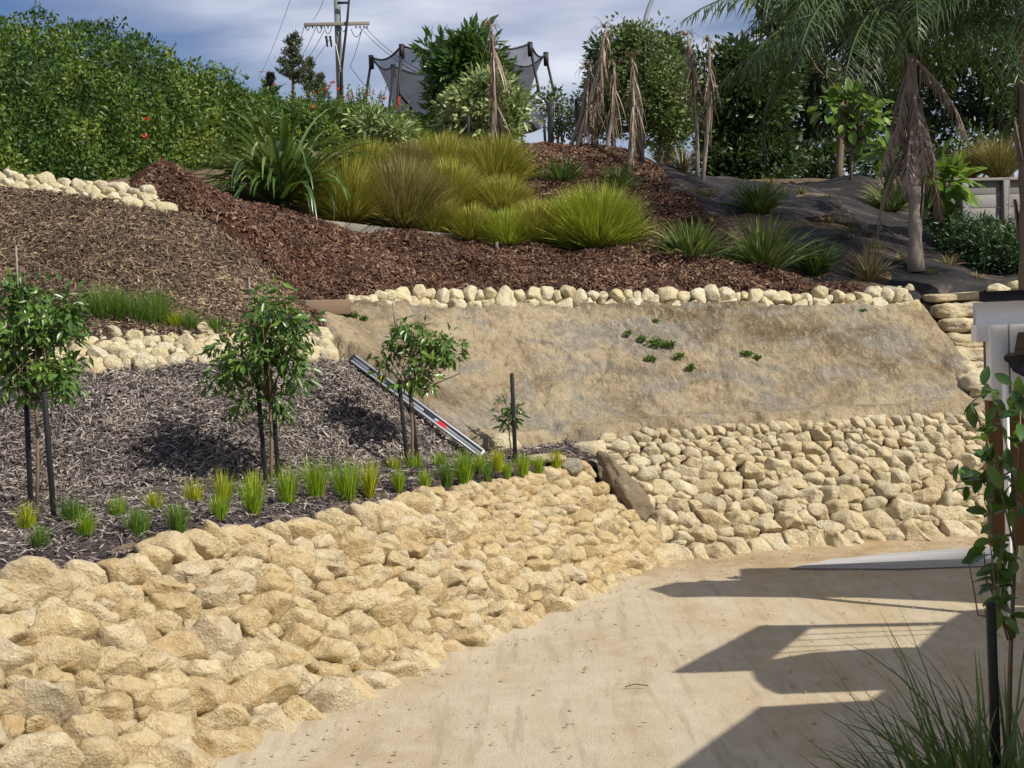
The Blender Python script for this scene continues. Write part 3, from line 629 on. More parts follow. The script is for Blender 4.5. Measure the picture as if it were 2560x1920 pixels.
def stone_wall(name, label, cat, foot, top, m, radius, aniso, seed, lvl, keep=300, proud=.12, hk=.75, tmax=1.0, bulge=.06, group=None, tries=14000, pts=None, gap=.97, tilt=.12, sub='stone', rough=.1, fill=1.0, cut=(.70, .96), visible=None, skip=None, edges=None):
    """stones packed over the face between a foot line and a top line; each one fills its own place among its neighbours"""
    rg = np.random.default_rng(seed); fo, to = polyl(foot), polyl(top); Ls = .5*(fo[1][-1]+to[1][-1]); Hh = float(np.mean(np.linalg.norm(along(to, np.linspace(0, 1, 9))-along(fo, np.linspace(0, 1, 9)), axis=1)))
    ang, st_ = aniso; ca, sa = math.cos(ang), math.sin(ang); Rm = np.array([[ca, sa], [-sa, ca]]); Mt = Rm.T@np.diag([1/st_**2, 1.0])@Rm
    if pts is None:
        X = np.zeros((0, 2)); Rr = np.zeros(0)
        if edges:
            for yy in (edges[0], edges[1]):
                q = 0.0
                while q < Ls:
                    r = radius(q/Ls, yy)*rg.uniform(.85, 1.25); q += r*st_*.92; X = np.vstack([X, [q, Hh*yy+rg.normal()*.012]]); Rr = np.append(Rr, r); q += r*st_*.92
        cand = rg.random((tries, 2))*[Ls, Hh*tmax]
        for i, c in enumerate(cand):
            r = radius(c[0]/Ls, c[1]/Hh)*(1.25-.75*min(1, i/tries*1.15))*rg.uniform(.84, 1.2)
            if len(X):
                d = c-X; q = np.sqrt(np.einsum('ij,jk,ik->i', d, Mt, d))
                if (q < (r+Rr)).any(): continue
            X = np.vstack([X, c]); Rr = np.append(Rr, r)
    else: X, Rr = pts
    t = thing(name, label, cat, along(fo, .5), group)
    out = []
    for i in range(len(X)):
        s, y = X[i]; fs, fy = s/Ls, y/Hh
        if skip and skip(fs, fy): continue
        e = .004
        def surf(a, bb):
            A = along(fo, np.clip(a, 0, 1)); B = along(to, np.clip(a, 0, 1)); return A+(B-A)*bb
        P0 = surf(fs, fy); e1 = surf(min(1, fs+e), fy)-surf(max(0, fs-e), fy); e2 = surf(fs, fy+.05)-surf(fs, fy-.05)
        e1 = e1/np.linalg.norm(e1); e2 = e2-e1*(e1@e2); e2 = e2/np.linalg.norm(e2); n = np.cross(e1, e2)
        if n[1] > 0: n = -n
        D = X-X[i]; dq = np.einsum('ij,jk,ik->i', D, Mt, D); nb = np.where((dq > 0) & (dq < (Rr[i]*5.5)**2))[0]
        wgt = Rr[i]/(Rr[i]+Rr[nb])*2
        rmax = Rr[i]*1.5*fill
        def rx(th):
            dr = np.stack([np.cos(th), np.sin(th)], 1); lim = rmax/np.sqrt(np.einsum('ij,jk,ik->i', dr, Mt, dr))
            acc = lim**-10.0
            if len(nb):
                num = .5*dq[nb]*wgt; den = dr@(Mt@D[nb].T)
                r = np.where(den > 1e-6, num/np.maximum(den, 1e-6), 1e6); acc = acc+(np.minimum(r, 1e3)**-10.0).sum(1)
            return gap*1.04*acc**(-1/10.0)
        th = np.linspace(0, 2*math.pi, 24); rr = rx(th); mr = rr.mean()
        h = min(mr*hk*rg.uniform(.85, 1.35), .24)
        pxr = mr*F/P0[1]; v, fc = rock(rx, 4 if (lvl == 3 and pxr > 12 and inview(P0)) else 2 if pxr < 4.5 else lvl, h, seed*1000+i, rough=rough, cut=cut)
        a, b2 = rg.normal(size=2)*tilt
        Rx = np.array([[1, 0, 0], [0, math.cos(a), -math.sin(a)], [0, math.sin(a), math.cos(a)]]); Ry = np.array([[math.cos(b2), 0, math.sin(b2)], [0, 1, 0], [-math.sin(b2), 0, math.cos(b2)]])
        v = v@Rx.T@Ry.T
        bu = bulge*4*fy*(1-min(1, fy)); c = P0+n*(bu+proud*h+rg.normal()*.09*h)
        out.append((c+v[:, :1]*e1+v[:, 1:2]*e2+v[:, 2:]*n, fc, rg.random(), c, mr/c[1] if visible is None or visible(c) else 0))
    order = np.argsort([-o[4] for o in out]); rest = MB()
    for k, i in enumerate(order):
        v, fc, r, c, _ = out[i]
        if k < keep: build(sub, v, fc, m, t, rnd=r, smooth=True, origin=c)
        else: rest.add(v, fc, r)
    if rest.V: rest.build('small_'+sub+'s', m, t, kind='stuff', smooth=True)
    return t
stone_wall('stone_wall', 'cream dry stone retaining wall curving beside the driveway, below the planted bench', 'stone wall',
           [p+[.0, .0, -.03] for p in foot_n], [p+[-.03, .03, -.105] for p in top_n], M['stone'], lambda s, t: (.054-.017*min(1, max(0, (s-.38)/.5)))*(1.32-.42*t), (-.36, 1.95), 21, 3, keep=300, tmax=1.0, hk=1.0, bulge=.01, tilt=.2, proud=.06, rough=.13, gap=1.13, tries=36000, fill=1.6, visible=inview, cut=(.66, .96), edges=(.05, .97))
stone_wall('stone_wall', 'pale dry stone retaining wall below the bare clay bank at the far end of the driveway', 'stone wall',
           foot_f[:6], [p+[0, 0, .03] for p in top_f[:6]], M['stone_pale'], lambda s, t: .051*(1.35-.74*t), (-.32, 1.65), 22, 3, keep=300, tmax=1.0, hk=.9, bulge=.03, tilt=.17, proud=-.02, gap=1.17, rough=.13, tries=30000, fill=1.4, edges=(.06, .97), visible=inview, cut=(.64, .96))
def two_courses(L, sp, rr, up_h, up_r, seed, jit=.25, up_p=.8):
    rg = np.random.default_rng(seed); X = []; Rr = []; s = .05
    while s < L:
        k = rg.uniform(.7, 1.35); X.append([s+sp*k/2, rr*.8*k**.3]); Rr.append(rr*k); s += sp*k
    s = 0.0
    while s < L:
        k = rg.uniform(.55, 1.5)
        if rg.random() < up_p: X.append([s+sp*.62*k/2, up_h+rg.normal()*.03]); Rr.append(up_r*k)
        s += sp*.62*k
    return np.array(X), np.array(Rr)
ru = [p+[0, .06, -.01] for p in [at(346, 315, 15.5)]+bank_t[2:]]+[at(911, 314.5, 17.0)]
Lr = polyl(ru)[1][-1]
stone_wall('stone_row', 'row of rounded cream stones two courses high along the top of the clay bank', 'stone edging', ru, [p+[0, .05, .19] for p in ru], M['stone_white'], None, (0, 1.1), 23, 3,
           pts=two_courses(Lr, .205, .100, .178, .064, 5, up_p=.95), hk=.95, bulge=0, proud=.3, tilt=.15, fill=.92, gap=1.12, rough=.12, cut=(.64, .94))
rm = [p+[0, -.02, 0] for p in row_m[1:-1]]+[at(326, 356, 13.4)]; rmt = [p+[0, .1, .03] for p in row_b[1:]]+[at(326, 338, 13.75)]
stone_wall('stone_row', 'low band of yellow stones between the two mulch slopes behind the young trees', 'stone edging', rm, rmt, M['stone_white'], lambda s, t: .044*(1.2-.4*t), (-.25, 1.4), 24, 3, tmax=1.0, hk=.8, bulge=.0, proud=-.05, tilt=.3, tries=16000, fill=1.3, gap=1.1, cut=(.6, .93))
ur = row_u[1:]+[at(160, 206.5, 15.25)]; urt = [p+[0, .28, .26] for p in row_u[1:]]+[at(160, 204, 15.45)]
stone_wall('stone_row', 'low bank of flat pale stones under the hedge above the brown chips', 'stone edging', ur, urt, M['stone_white'], lambda s, t: .036*(1.1-.3*t), (-.15, 2.1), 25, 3, tmax=.6, hk=.7, bulge=.0, proud=-.2, tilt=.25, tries=9000, fill=1.3, gap=1.06)
def lone_rock(name, label, c, sz, m, seed, cat='rock', rot=0, lvl=4, group=None, nf=9, rough=.12, tilt=0, cut=(.66, .95)):
    v, fc = rock(lambda th: np.ones_like(th), lvl, 1, seed, pw=3.0, nf=nf, rough=rough, cut=cut); v = v*np.array(sz)
    a = math.cos(tilt), math.sin(tilt); v = v@np.array([[a[0], 0, -a[1]], [0, 1, 0], [a[1], 0, a[0]]])
    v = v@np.array([[math.cos(rot), math.sin(rot), 0], [-math.sin(rot), math.cos(rot), 0], [0, 0, 1]])
    return build(name, np.asarray(c)+v, fc, m, rnd=(seed*.37) % 1, smooth=True, origin=c, label=label, cat=cat, group=group)
lone_rock('boulder', 'long brown boulder set on the slant between the two cream stone walls', at(621, 488, 13.82), (.16, .24, .37), M['boulder'], 31, 'boulder', 0, 4, tilt=-.6, nf=9, rough=.2, cut=(.6, .9))
for i, (u, v, w, h, lab, mm) in enumerate(((504, 456, 32, 28, 'pale boulder lying behind the single black stake', 'stone_white'), (523, 448, 16, 18, 'small pale rock leaning on the boulder behind the single stake', 'stone_white'),
        (592, 453, 42, 18, 'flat pale capstone at the top of the seam between the two walls', 'stone_pale'), (607, 440, 18, 10, 'small knob of stone on top of the flat capstone', 'stone_white'), (573, 473, 26, 15, 'grey stone beside the last lime grass clump', 'greyrock'),
        (620, 449, 24, 13, 'pale stone right of the flat capstone', 'stone_pale'), (547, 462, 40, 9, 'low pale stone slab behind the lime grass clumps', 'stone_white'), (893, 301, 34, 18, 'large grey stone at the right end of the upper stone row', 'greyrock'), (911, 298, 11, 16, 'pale upright stone beside the large grey stone', 'stone_white'), (902, 293, 14, 8, 'pale flat stone leaning behind the large grey stone', 'stone_white'),
        (1001, 292, 24, 10, 'flat pale rock showing above the dark garage roof', 'stone_white'), (1018, 290, 20, 11, 'pale rock at the picture edge above the dark garage roof', 'stone_white'))):
    d = 17.3 if i >= 7 else 14.4
    p = hit(u, v, 12.5) if i not in (2, 3, 5) else at(u, v+2, 14.2)
    if i >= 10: p = at(u, v, 18.3)
    s = p[1]/F; lone_rock('rock', lab, p+[0, .08, h*s*.34], (w*s*.53, w*s*.42, h*s*.55), M[mm], 40+i, lvl=3)
M['darkrock'] = stone_mat('dark_rock', (.045, .04, .036), (.06, .052, .045), (.08, .068, .055), (.10, .09, .08), 4, (.09, .07, .05))
for i, (u, v, w, h) in enumerate(((838, 222, 30, 18), (858, 229, 26, 16), (846, 239, 24, 12), (869, 241, 22, 14), (881, 233, 20, 14), (826, 213, 16, 10), (893, 251, 20, 12), (815, 221, 18, 9))):
    p = hit(u, v, 17); s = p[1]/F; lone_rock('rock', 'dark rock lying in the shaded hollow of the black weed mat', p+[0, .05, h*s*.2], (w*s*.5, w*s*.4, h*s*.5), M['darkrock'], 70+i, lvl=3, group='dark rocks in the hollow of the weed mat')
p0, p1 = at(300, 308, 14.95), at(346, 307, 15.3)
ax = unit(p1-p0); az = np.array([0, 0, 1.0]); az = unit(az-ax*(ax@az)); ay = np.cross(az, ax)
b = MB(); b.box((p0+p1)/2, (np.linalg.norm(p1-p0), .2, .15), np.array([ax, ay, az]), bev=.012)
b.build('timber_sleeper', M['sleeper'], label='brown timber sleeper at the left end of the upper stone row', cat='sleeper', origin=(p0+p1)/2)

# ------------------------------------------------------------------ hedge
def shoot_leaves(mb, base, h, n, L, Wd):
    t = np.linspace(0, 1, n); P = np.asarray(base)+np.outer(t, [RNG.normal()*.08, RNG.normal()*.08, h])
    mb.tube(P[::max(1, n//4)], .006, 4, .2); D = rdir(n); D[:, 2] = np.abs(D[:, 2])*.6; mb.add(*leaves(P, unit(D), L*(1.1-.6*t), Wd*(1.1-.6*t)))
hp = [(-11.5, 14.5, 3.7, 5.95), (-8.0, 15.6, 3.65, 6.05), (-5.9, 17.4, 3.75, 6.05), (-4.9, 20.0, 4.0, 6.05), (-4.15, 22.6, 4.3, 5.95), (-3.0, 26.0, 4.7, 5.85), (-2.0, 29.0, 5.0, 5.98), (-.9, 31.5, 5.2, 5.9)]
hp = np.array(hp); hd = np.concatenate([[0], np.cumsum(np.linalg.norm(np.diff(hp[:, :2], axis=0), axis=1))])
def hed(s): return np.stack([np.interp(s, hd, hp[:, k]) for k in range(4)], 1)
def hedge_pts(n, depth):
    s = RNG.random(n)**1.0*hd[-1]; a = hed(s); b = hed(np.minimum(s+.1, hd[-1])); c = hed(np.maximum(s-.1, 0)); d = unit(b[:, :2]-c[:, :2]); nn = np.stack([d[:, 1], -d[:, 0]], 1)
    H = a[:, 3]-a[:, 2]; q = RNG.random(n)*(H+1.1); top = q > H
    y = np.where(top, 1.0, q/H); back = np.where(top, (q-H), 0.0)
    prof = np.sqrt(np.maximum(0, 1-np.clip((y-.72)/.28, 0, 1)**2)); o = -(1-prof)*.35
    P = np.column_stack([a[:, :2]-nn*(back-o)[:, None], a[:, 2]+H*y-.15*np.where(top, 0, 0)])
    N = np.column_stack([nn*(1-np.clip((y-.7)/.3, 0, 1))[:, None], .25+np.clip((y-.7)/.3, 0, 1)*1.1]); N = unit(N)
    lump = .2*vn(P, 1.3, 101)+.2*vn(P, 2.8, 102)+.13*vn(P, 5, 104)
    lump += np.where(top | (y > .85), .12*vn(np.column_stack([s, s*0, s*0]), .8, 103), 0)
    return P+N*(lump-depth)[:, None], N
hg = thing('hedge', 'tall dense green hedge with a few orange red flowers along the top of the slope', 'hedge', (-5.9, 17.6, 3.8))
n = 105000; P, N = hedge_pts(n, RNG.random(n)**1.6*.38)
D = unit(N*.55+rdir(n)*.9+[0, 0, -.15]); b = MB(); sz = .036+.03*RNG.random(n)*(P[:, 1]/18)
cl = np.clip(.5+.5*vn(P, 1.9, 110)+.45*vn(P, 5, 111)+RNG.normal(size=n)*.2, 0, 1)
b.add(*leaves(P, D, sz*1.25, sz*.62, .2, cl, nrm=unit(N+rdir(n)*.8)))
for k in range(60):
    s = np.array([RNG.uniform(4, hd[-1])]); a = hed(s)[0]
    shoot_leaves(b, (a[0]-.3*RNG.random(), a[1]+.3, a[3]+.02), RNG.uniform(.06, .22), 12, .06, .028)
b.build('foliage', M['hedge'], hg, kind='stuff')
ss = np.linspace(0, hd[-1], 60); core = MB(); rows = []
for y, bk in ((0, .42), (.4, .42), (.8, .45), (.95, .75), (.95, 1.6), (0, 1.6)):
    a = hed(ss); t = unit(np.gradient(a[:, :2], axis=0)); nn = np.stack([t[:, 1], -t[:, 0]], 1)
    rows.append(np.column_stack([a[:, :2]-nn*bk, a[:, 2]+(a[:, 3]-a[:, 2])*y-.12*(y > .5)]))
V = np.stack(rows, 1); V = V+.12*np.stack([vn(V, 2, 120+i) for i in range(3)], -1); V = V.reshape(-1, 3); k = np.arange(59)[:, None]*6; j = np.arange(6)[None]; j2 = (j+1) % 6
Q = np.stack([k+j, k+j2, k+6+j2, k+6+j], -1).reshape(-1, 4); core.add(V, Q, np.repeat(RNG.random(59), 6)); core.build('light_block_core', M['hedge'], hg, smooth=True)  # solid core added so light does not leak through the leaves
def petals(mb, c, n, L, up_=.3):
    D = rdir(n); D[:, 1] -= .5; D[:, 2] += up_; mb.add(*leaves(np.repeat([c], n, 0), unit(D), L*(.7+.5*RNG.random(n)), L*.4))
for (u, v) in ((148, 120), (146, 137), (162, 159), (262, 72), (241, 72), (275, 85), (313, 108)):
    r = ray(u, v); d = np.arange(15, 33, .05); a = np.array([0, 0, EYE])+r[None]*(d/r[1])[:, None]
    s = np.linspace(0, hd[-1], 300); hh = hed(s); k = None
    dist = np.array([np.min(np.hypot(hh[:, 0]-p[0], hh[:, 1]-p[1])) for p in a]); c = a[int(np.argmin(dist))]; c = c+unit(np.array([0, 0, EYE])-c)*.22
    f = MB(); petals(f, c, 12 if v > 100 else 7, .06 if v > 100 else .05); f.build('flower', M['flower'], hg, origin=c)

# ------------------------------------------------------------------ plants: builders
def crown(mb, ells, nclump, cr, per, L, Wd, droop=0, r_j=.25, fill=.5, fold=.15, out=.8):
    """leaf clumps spread through ellipsoids (cx, cy, cz, rx, ry, rz)"""
    E = np.array(ells, float); vol = (E[:, 3]*E[:, 4]*E[:, 5])**(2/3.); w = RNG.choice(len(E), nclump, p=vol/vol.sum())
    d = rdir(nclump)*(RNG.random(nclump)**fill)[:, None]; Cc = E[w, :3]+d*E[w, 3:]
    cs = cr*(.6+.8*RNG.random(nclump)); ct = RNG.random(nclump)
    k = np.repeat(np.arange(nclump), per); n = len(k); o = rdir(n); o[:, 2] = o[:, 2]*.8+.12
    P = Cc[k]+o*(cs[k]*RNG.random(n)**.45)[:, None]
    D = unit(o*out+d[k]*.4+rdir(n)*.6+[0, 0, -droop]); j = .65+.7*RNG.random(n)
    mb.add(*leaves(P, D, L*j, Wd*j, fold, np.clip(ct[k]*(1-r_j*2)+RNG.random(n)*r_j*2, 0, 1), nrm=unit(rdir(n)*.8+[0, -.2, .7])))
    return Cc
def limbs(mb, base, Cc, n, r, bend=.35):
    for c in Cc[RNG.choice(len(Cc), min(n, len(Cc)), replace=False)]:
        m = base+(c-base)*.5+np.array([RNG.normal()*.1, RNG.normal()*.1, -bend*.3*np.linalg.norm((c-base)[:2])]); mb.tube([base, m, c], [r, r*.65, r*.2], 5, RNG.random())
def tree(name, label, cat, base, trunk_top, tr, ells, nclump, cr, per, L, Wd, lm, bm=None, nl=10, group=None, **k):
    base = np.array(base, float); t = thing(name, label, cat, base, group); b = MB(); Cc = crown(b, ells, nclump, cr, per, L, Wd, **k)
    b.build('crown', M[lm], t, kind='stuff'); tb = MB(); tt = np.array(trunk_top, float)
    mid = (base+tt)/2+np.array([RNG.normal()*.04, 0, 0]); tb.tube([base-[0, 0, .15], base+(tt-base)*.1, mid, tt], [tr*1.35, tr, tr*.85, tr*.6], 7, .5)
    limbs(tb, base+(tt-base)*.75, Cc, nl, tr*.45); tb.build('trunk', M[bm or 'bark'], t, smooth=True); return t
def pe(u, v, d, ru, rv, rd=None):                                     # ellipsoid at a pixel and depth, radii in pixels
    p = at(u, v, d); s = d/F; return (*p, ru*s, (rd if rd is not None else ru)*s, rv*s)
def tuft(name, label, cat, base, h, wpx, n, m, bw=.008, th=(.05, .9), droop=(.3, 1.2), K=4, group=None, r0=.16, part=None, hair=0, keel=0, dome=0, pw=1.3):
    """a clump of blades growing out of one base; h = height, w = half spread in metres"""
    base = np.array(base, float); a = RNG.random(n)*2*math.pi; q = np.sqrt(RNG.random(n)); rr = wpx*r0*q
    B = base+np.column_stack([np.cos(a)*rr, np.sin(a)*rr, 0*a-.02]); az = a+RNG.normal(size=n)*.5
    t0 = th[0]+(th[1]-th[0])*q*RNG.random(n)**.5; dr = droop[0]+(droop[1]-droop[0])*RNG.random(n); L = np.hypot(h*np.cos(t0*.8), wpx*np.sin(t0)*1.15)*((.72+.45*RNG.random(n)) if not dome else (.6+.42*RNG.random(n)**.5))
    rc = RNG.random(n); b = MB(); b.add(*blades(B, az, t0, dr, L, bw*(.7+.6*RNG.random(n)), K, rc, keel=keel, pw=pw, twist=RNG.normal(size=n)*.5))
    if name is None: return b
    return b.build(name, M[m], label=label, cat=cat, group=group, origin=base)

# ---- tussocks on the slope above the timber edging
TUS = [  # u, base v, top v, half width px, material, label
 (347, 224, 153, 50, 'tussock', 'tall yellow green tussock at the left end of the timber edging beside the flax'),
 (402, 232, 154, 68, 'tussock_b', 'largest bronze tinged tussock rising behind the timber edging'),
 (436, 238, 192, 26, 'tussock', 'narrow bright green tussock squeezed against the right side of the big bronze tussock'),
 (369, 180, 137, 46, 'tussock', 'low golden tussock at the top left of the tussock bank'),
 (411, 184, 138, 40, 'tussock_b', 'pale feathery tussock at the top of the bank between two golden ones'),
 (443, 182, 130, 56, 'tussock', 'golden tussock at the top of the bank right below the dark broadleaf tree'),
 (496, 187, 132, 60, 'tussock', 'broad golden tussock at the top of the bank beside the bark mulch ridge'),
 (449, 213, 156, 56, 'tussock', 'dense olive tussock in the middle of the tussock bank'),
 (472, 243, 202, 40, 'tussock', 'small rounded tussock in front of the middle of the bank near the timber edging'),
 (503, 218, 173, 50, 'tussock', 'yellow topped tussock with a dark hollow below it'),
 (508, 249, 206, 32, 'tussock_g', 'stiff upright tussock at the foot of the bank by the white peg'),
 (540, 246, 196, 44, 'tussock', 'round tussock just left of the brightest large tussock'),
 (596, 250, 181, 88, 'tussock_g', 'brightest and widest lime tussock standing alone in the bark mulch'),
 (526, 254, 238, 18, 'tussock_b', 'tiny brown tuft at the foot of the tussock bank')]
for i, (u, v, vt, hw, m, lab) in enumerate(TUS):
    p = hit(u, v, 16); s = pxm(p); n = int(300+hw*20)
    tuft('tussock_grass', lab, 'tussock', p, (v-vt)*s*1.08, hw*s*.43, int(n*1.9), m, .013, (.0, 1.3), (.08, .5), 4, 'tussocks on the bank', r0=.42, dome=1)
# ---- strap leaved clumps on bark and matting
STR = [(562, 190, 155, 40, 'strap', 'dark strappy clump on the bark ridge above the brightest tussock'), (618, 192, 160, 28, 'strap', 'thin leaning strappy clump on the bark right of the ridge'),
 (692, 264, 216, 62, 'strap', 'fresh green strappy clump at the edge of the bark above the upper stone row'), (763, 276, 214, 68, 'strap', 'largest strappy clump standing on the black weed mat'),
 (814, 275, 239, 46, 'strap', 'darker strappy clump just right of the largest one on the weed mat'), (759, 213, 176, 46, 'strap', 'dark strappy clump high on the weed mat slope'),
 (703, 200, 184, 26, 'straw', 'small bronze clump on the weed mat beside the bark edge'), (683, 172, 146, 30, 'straw', 'straw coloured clump at the foot of the slender bare trunks'),
 (662, 165, 140, 20, 'strap', 'pale leaning clump on the ridge by the black post'), (870, 281, 236, 24, 'straw', 'tall straw coloured grass clump on the weed mat left of the palm'), (892, 213, 178, 34, 'strap', 'upright green clump under the large leaved shrub'),
 (886, 205, 172, 26, 'straw', 'bronze clump half hidden behind the upright green clump')]
for u, v, vt, hw, m, lab in STR:
    p = hit(u, v, 16); s = pxm(p); k = hw/60
    tuft('strap_leaf_clump', lab, 'clump', p, (v-vt)*s*1.08, hw*s*.66, int(80+170*k), m, .03 if m == 'strap' else .016, (.05, 1.15), (.25, 1.0), 5, 'strap leaved clumps', r0=.2)
SM = [(727, 178, 12, 'round tuft at the top edge of the weed mat'), (772, 186, 13, 'pale tuft behind the dark strappy clump'), (781, 195, 13, 'dry tuft right of the dark strappy clump'), (806, 207, 12, 'yellowish tuft midway up the weed mat'),
 (801, 193, 9, 'small dark tuft near the top of the weed mat'), (828, 200, 11, 'olive tuft beside the fallen grey clump'), (834, 213, 18, 'fallen grey clump collapsed on the weed mat'), (827, 222, 9, 'tiny rusty tuft below the fallen grey clump'),
 (850, 233, 12, 'rusty tuft in the dark hollow of the weed mat'), (875, 249, 12, 'round tuft below the dark hollow'), (901, 260, 13, 'dull tuft just left of the palm trunk'), (948, 266, 19, 'dark tuft right of the palm trunk'),
 (930, 277, 13, 'yellow tuft at the foot of the palm'), (974, 281, 16, 'rounded straw tuft above the garage roof'), (925, 243, 9, 'small tuft against the right side of the palm trunk')]
for i, (u, v, hw, lab) in enumerate(SM):
    p = hit(u, v, 16); s = pxm(p)
    tuft('grass_tuft', lab, 'grass tuft', p, hw*s*.9, hw*s*.62, 110, 'straw' if i % 3 else 'tussock_b', .012, (.05, 1.4), (.3, 1.2), 3, 'small tufts on the weed mat', r0=.4)
# ---- flax: every leaf its own part
p = hit(283, 197, 16); p = at(283, 200, 18.6); p[2] = zt(p)[0]; fx = thing('flax_plant', 'large flax with long arching strap leaves at the top of the bark beside the hedge', 'flax', p); s = pxm(p)
n = 230; a = RNG.random(n)*2*math.pi; q = np.sqrt(RNG.random(n)); t0 = .08+1.15*q*RNG.random(n)**.4; dr = 1.0+1.5*RNG.random(n); L = (.75+.7*RNG.random(n))*(95*s)/1.02
vv = None
for i in range(n):
    B = p+np.array([math.cos(a[i])*.22*q[i], math.sin(a[i])*.22*q[i], 0])
    V, Q, rr = blades(B[None], a[i]+RNG.normal()*.3, t0[i], dr[i], L[i], .085*(.7+.5*RNG.random()), 8, RNG.random(), keel=.5, pw=1.9)
    V[:, 2] = np.maximum(V[:, 2], zt(V)+.03*RNG.random()+.02)
    build('leaf', V, Q, M['flax'], fx, rnd=rr, origin=B)
b = tuft(None, '', '', p+[0, .1, .0], 1.0, .6, 30, 'dead', .02, (.1, .9), (.3, 1.0), 5); b.build('dead_stalks', M['dead'], fx, kind='stuff')
# ---- grass clumps on the planted bench
BG = [(28, 538, 33, 12, 'limey', 'yellow green clump at the foot of the left black stake of the leftmost tree'), (41, 557, 31, 13, 'grassg', 'mid green clump nearest the stone wall at the left'), (73, 528, 29, 19, 'grassg', 'spreading dark green clump right of the leftmost tree stakes'),
 (87, 545, 34, 11, 'lime', 'narrow lime clump in front of the spreading dark green one'), (118, 525, 27, 9, 'lime', 'thin lime clump standing alone left of the wide green clump'), (138, 539, 29, 20, 'grassg', 'wide mid green clump close to the wall stones'),
 (155, 519, 26, 11, 'limey', 'yellowest small clump behind the wide green clump'), (179, 533, 29, 17, 'grassg', 'green clump between the wide one and a yellow pair'), (195, 513, 32, 12, 'limey', 'yellow tipped clump left of the tree shadow'),
 (219, 523, 27, 14, 'lime', 'lime clump in front of a taller yellow clump'), (224, 510, 36, 11, 'limey', 'tall yellow clump by the end of the tree shadow'), (254, 518, 40, 13, 'lime', 'tall lime clump just left of the middle tree stakes'), (255, 503, 30, 8, 'limey', 'slim yellow clump hidden behind the tall lime one at the middle tree'),
 (288, 512, 44, 14, 'lime', 'tall lime clump right of the middle tree stakes'), (316, 504, 42, 15, 'lime', 'second lime clump right of the middle tree'), (346, 501, 38, 24, 'lime', 'widest lime clump midway between the middle tree and the small tree'), (369, 498, 35, 10, 'limey', 'upright orange tipped clump right of the widest lime clump'),
 (395, 478, 20, 10, 'limey', 'rear yellow clump left of the small tree stakes'), (399, 492, 21, 10, 'lime', 'front lime clump left of the small tree stakes'), (416, 478, 24, 12, 'lime', 'lime clump at the foot of the small tree stakes'), (425, 491, 20, 9, 'lime', 'short lime clump in front of the small tree'),
 (440, 474, 21, 12, 'lime', 'rear clump of the pair right of the small tree'), (447, 486, 22, 13, 'grassg', 'front green clump of the pair right of the small tree'), (465, 484, 32, 17, 'lime', 'broad lime clump below the lower end of the spirit level'), (481, 473, 19, 9, 'lime', 'small clump at the lower end of the spirit level'),
 (488, 483, 20, 9, 'grassg', 'narrow green clump in front of the spirit level end'), (498, 471, 20, 11, 'limey', 'yellow clump in front of the pale boulder'), (507, 478, 14, 9, 'lime', 'very short clump left of the single black stake'), (523, 475, 20, 12, 'lime', 'lime clump right of the single black stake'),
 (539, 474, 15, 10, 'lime', 'second lime clump right of the single stake'), (556, 467, 15, 13, 'limey', 'last yellow clump near the boulder seam')]
for u, v, h, hw, m, lab in BG:
    p = hit(u, v-2, 7.5); p = p if p[2] > .93 else gp(u, v-4, .98); p[2] = max(p[2], zt(p)[0]); s = pxm(p)
    tuft('grass_clump', lab, 'grass clump', p, h*s*1.12, hw*s*1.15, 90+hw*5, m, .006, (.0, .42), (.03, .4), 4, 'grass clumps on the planted bench', r0=.34)
UG = [(104, 341, 30, 20, 'grassg', 'dark grass clump behind the stone band right of the leftmost tree'), (120, 342, 27, 14, 'grassg', 'second grass clump along the stone band'), (140, 342, 25, 19, 'grassg', 'third grass clump along the stone band'), (157, 342, 32, 22, 'grassg', 'fullest grass clump behind the stone band'),
 (175, 338, 17, 8, 'limey', 'small yellow clump behind the stone band'), (190, 338, 20, 10, 'grassg', 'narrow green clump right of the small yellow one behind the stone band'), (216, 335, 16, 12, 'grassg', 'low green clump at the left edge of the middle tree crown')]
for u, v, h, hw, m, lab in UG:
    p = at(u, v-2, 13.55); p[2] = zt(p)[0]; s = pxm(p)
    tuft('grass_clump', lab, 'grass clump', p, h*s*1.35, hw*s*1.1, 110+hw*8, m, .006, (.0, .7), (.05, .5), 4, 'grass clumps behind the stone band', r0=.4)
# ---- weeds on the bank
wd = [(640, 348, 7), (655, 352, 12), (668, 355, 10), (678, 364, 8), (628, 341, 5), (745, 362, 9), (755, 367, 6), (650, 368, 8), (690, 376, 6), (655, 330, 4), (355, 325, 8), (365, 328, 6), (340, 332, 5), (860, 320, 4)]
for i, (u, v, hw) in enumerate(wd):
    p = hit(u, v, 13.5); s = pxm(p); hw *= .75; b = MB(); n = int(hw*14); o = rdir(n)*[1, .5, .55]*hw*s*(RNG.random(n)**.5)[:, None]; b.add(*leaves(p+[0, -.14, .085]+o, unit(rdir(n)+[0, -.5, .5]), .035, .02))
    b.build('weed_patch', M['grassg'], label='small green weed rooted in the bare clay bank', cat='weeds', group='weeds on the clay bank', origin=p)

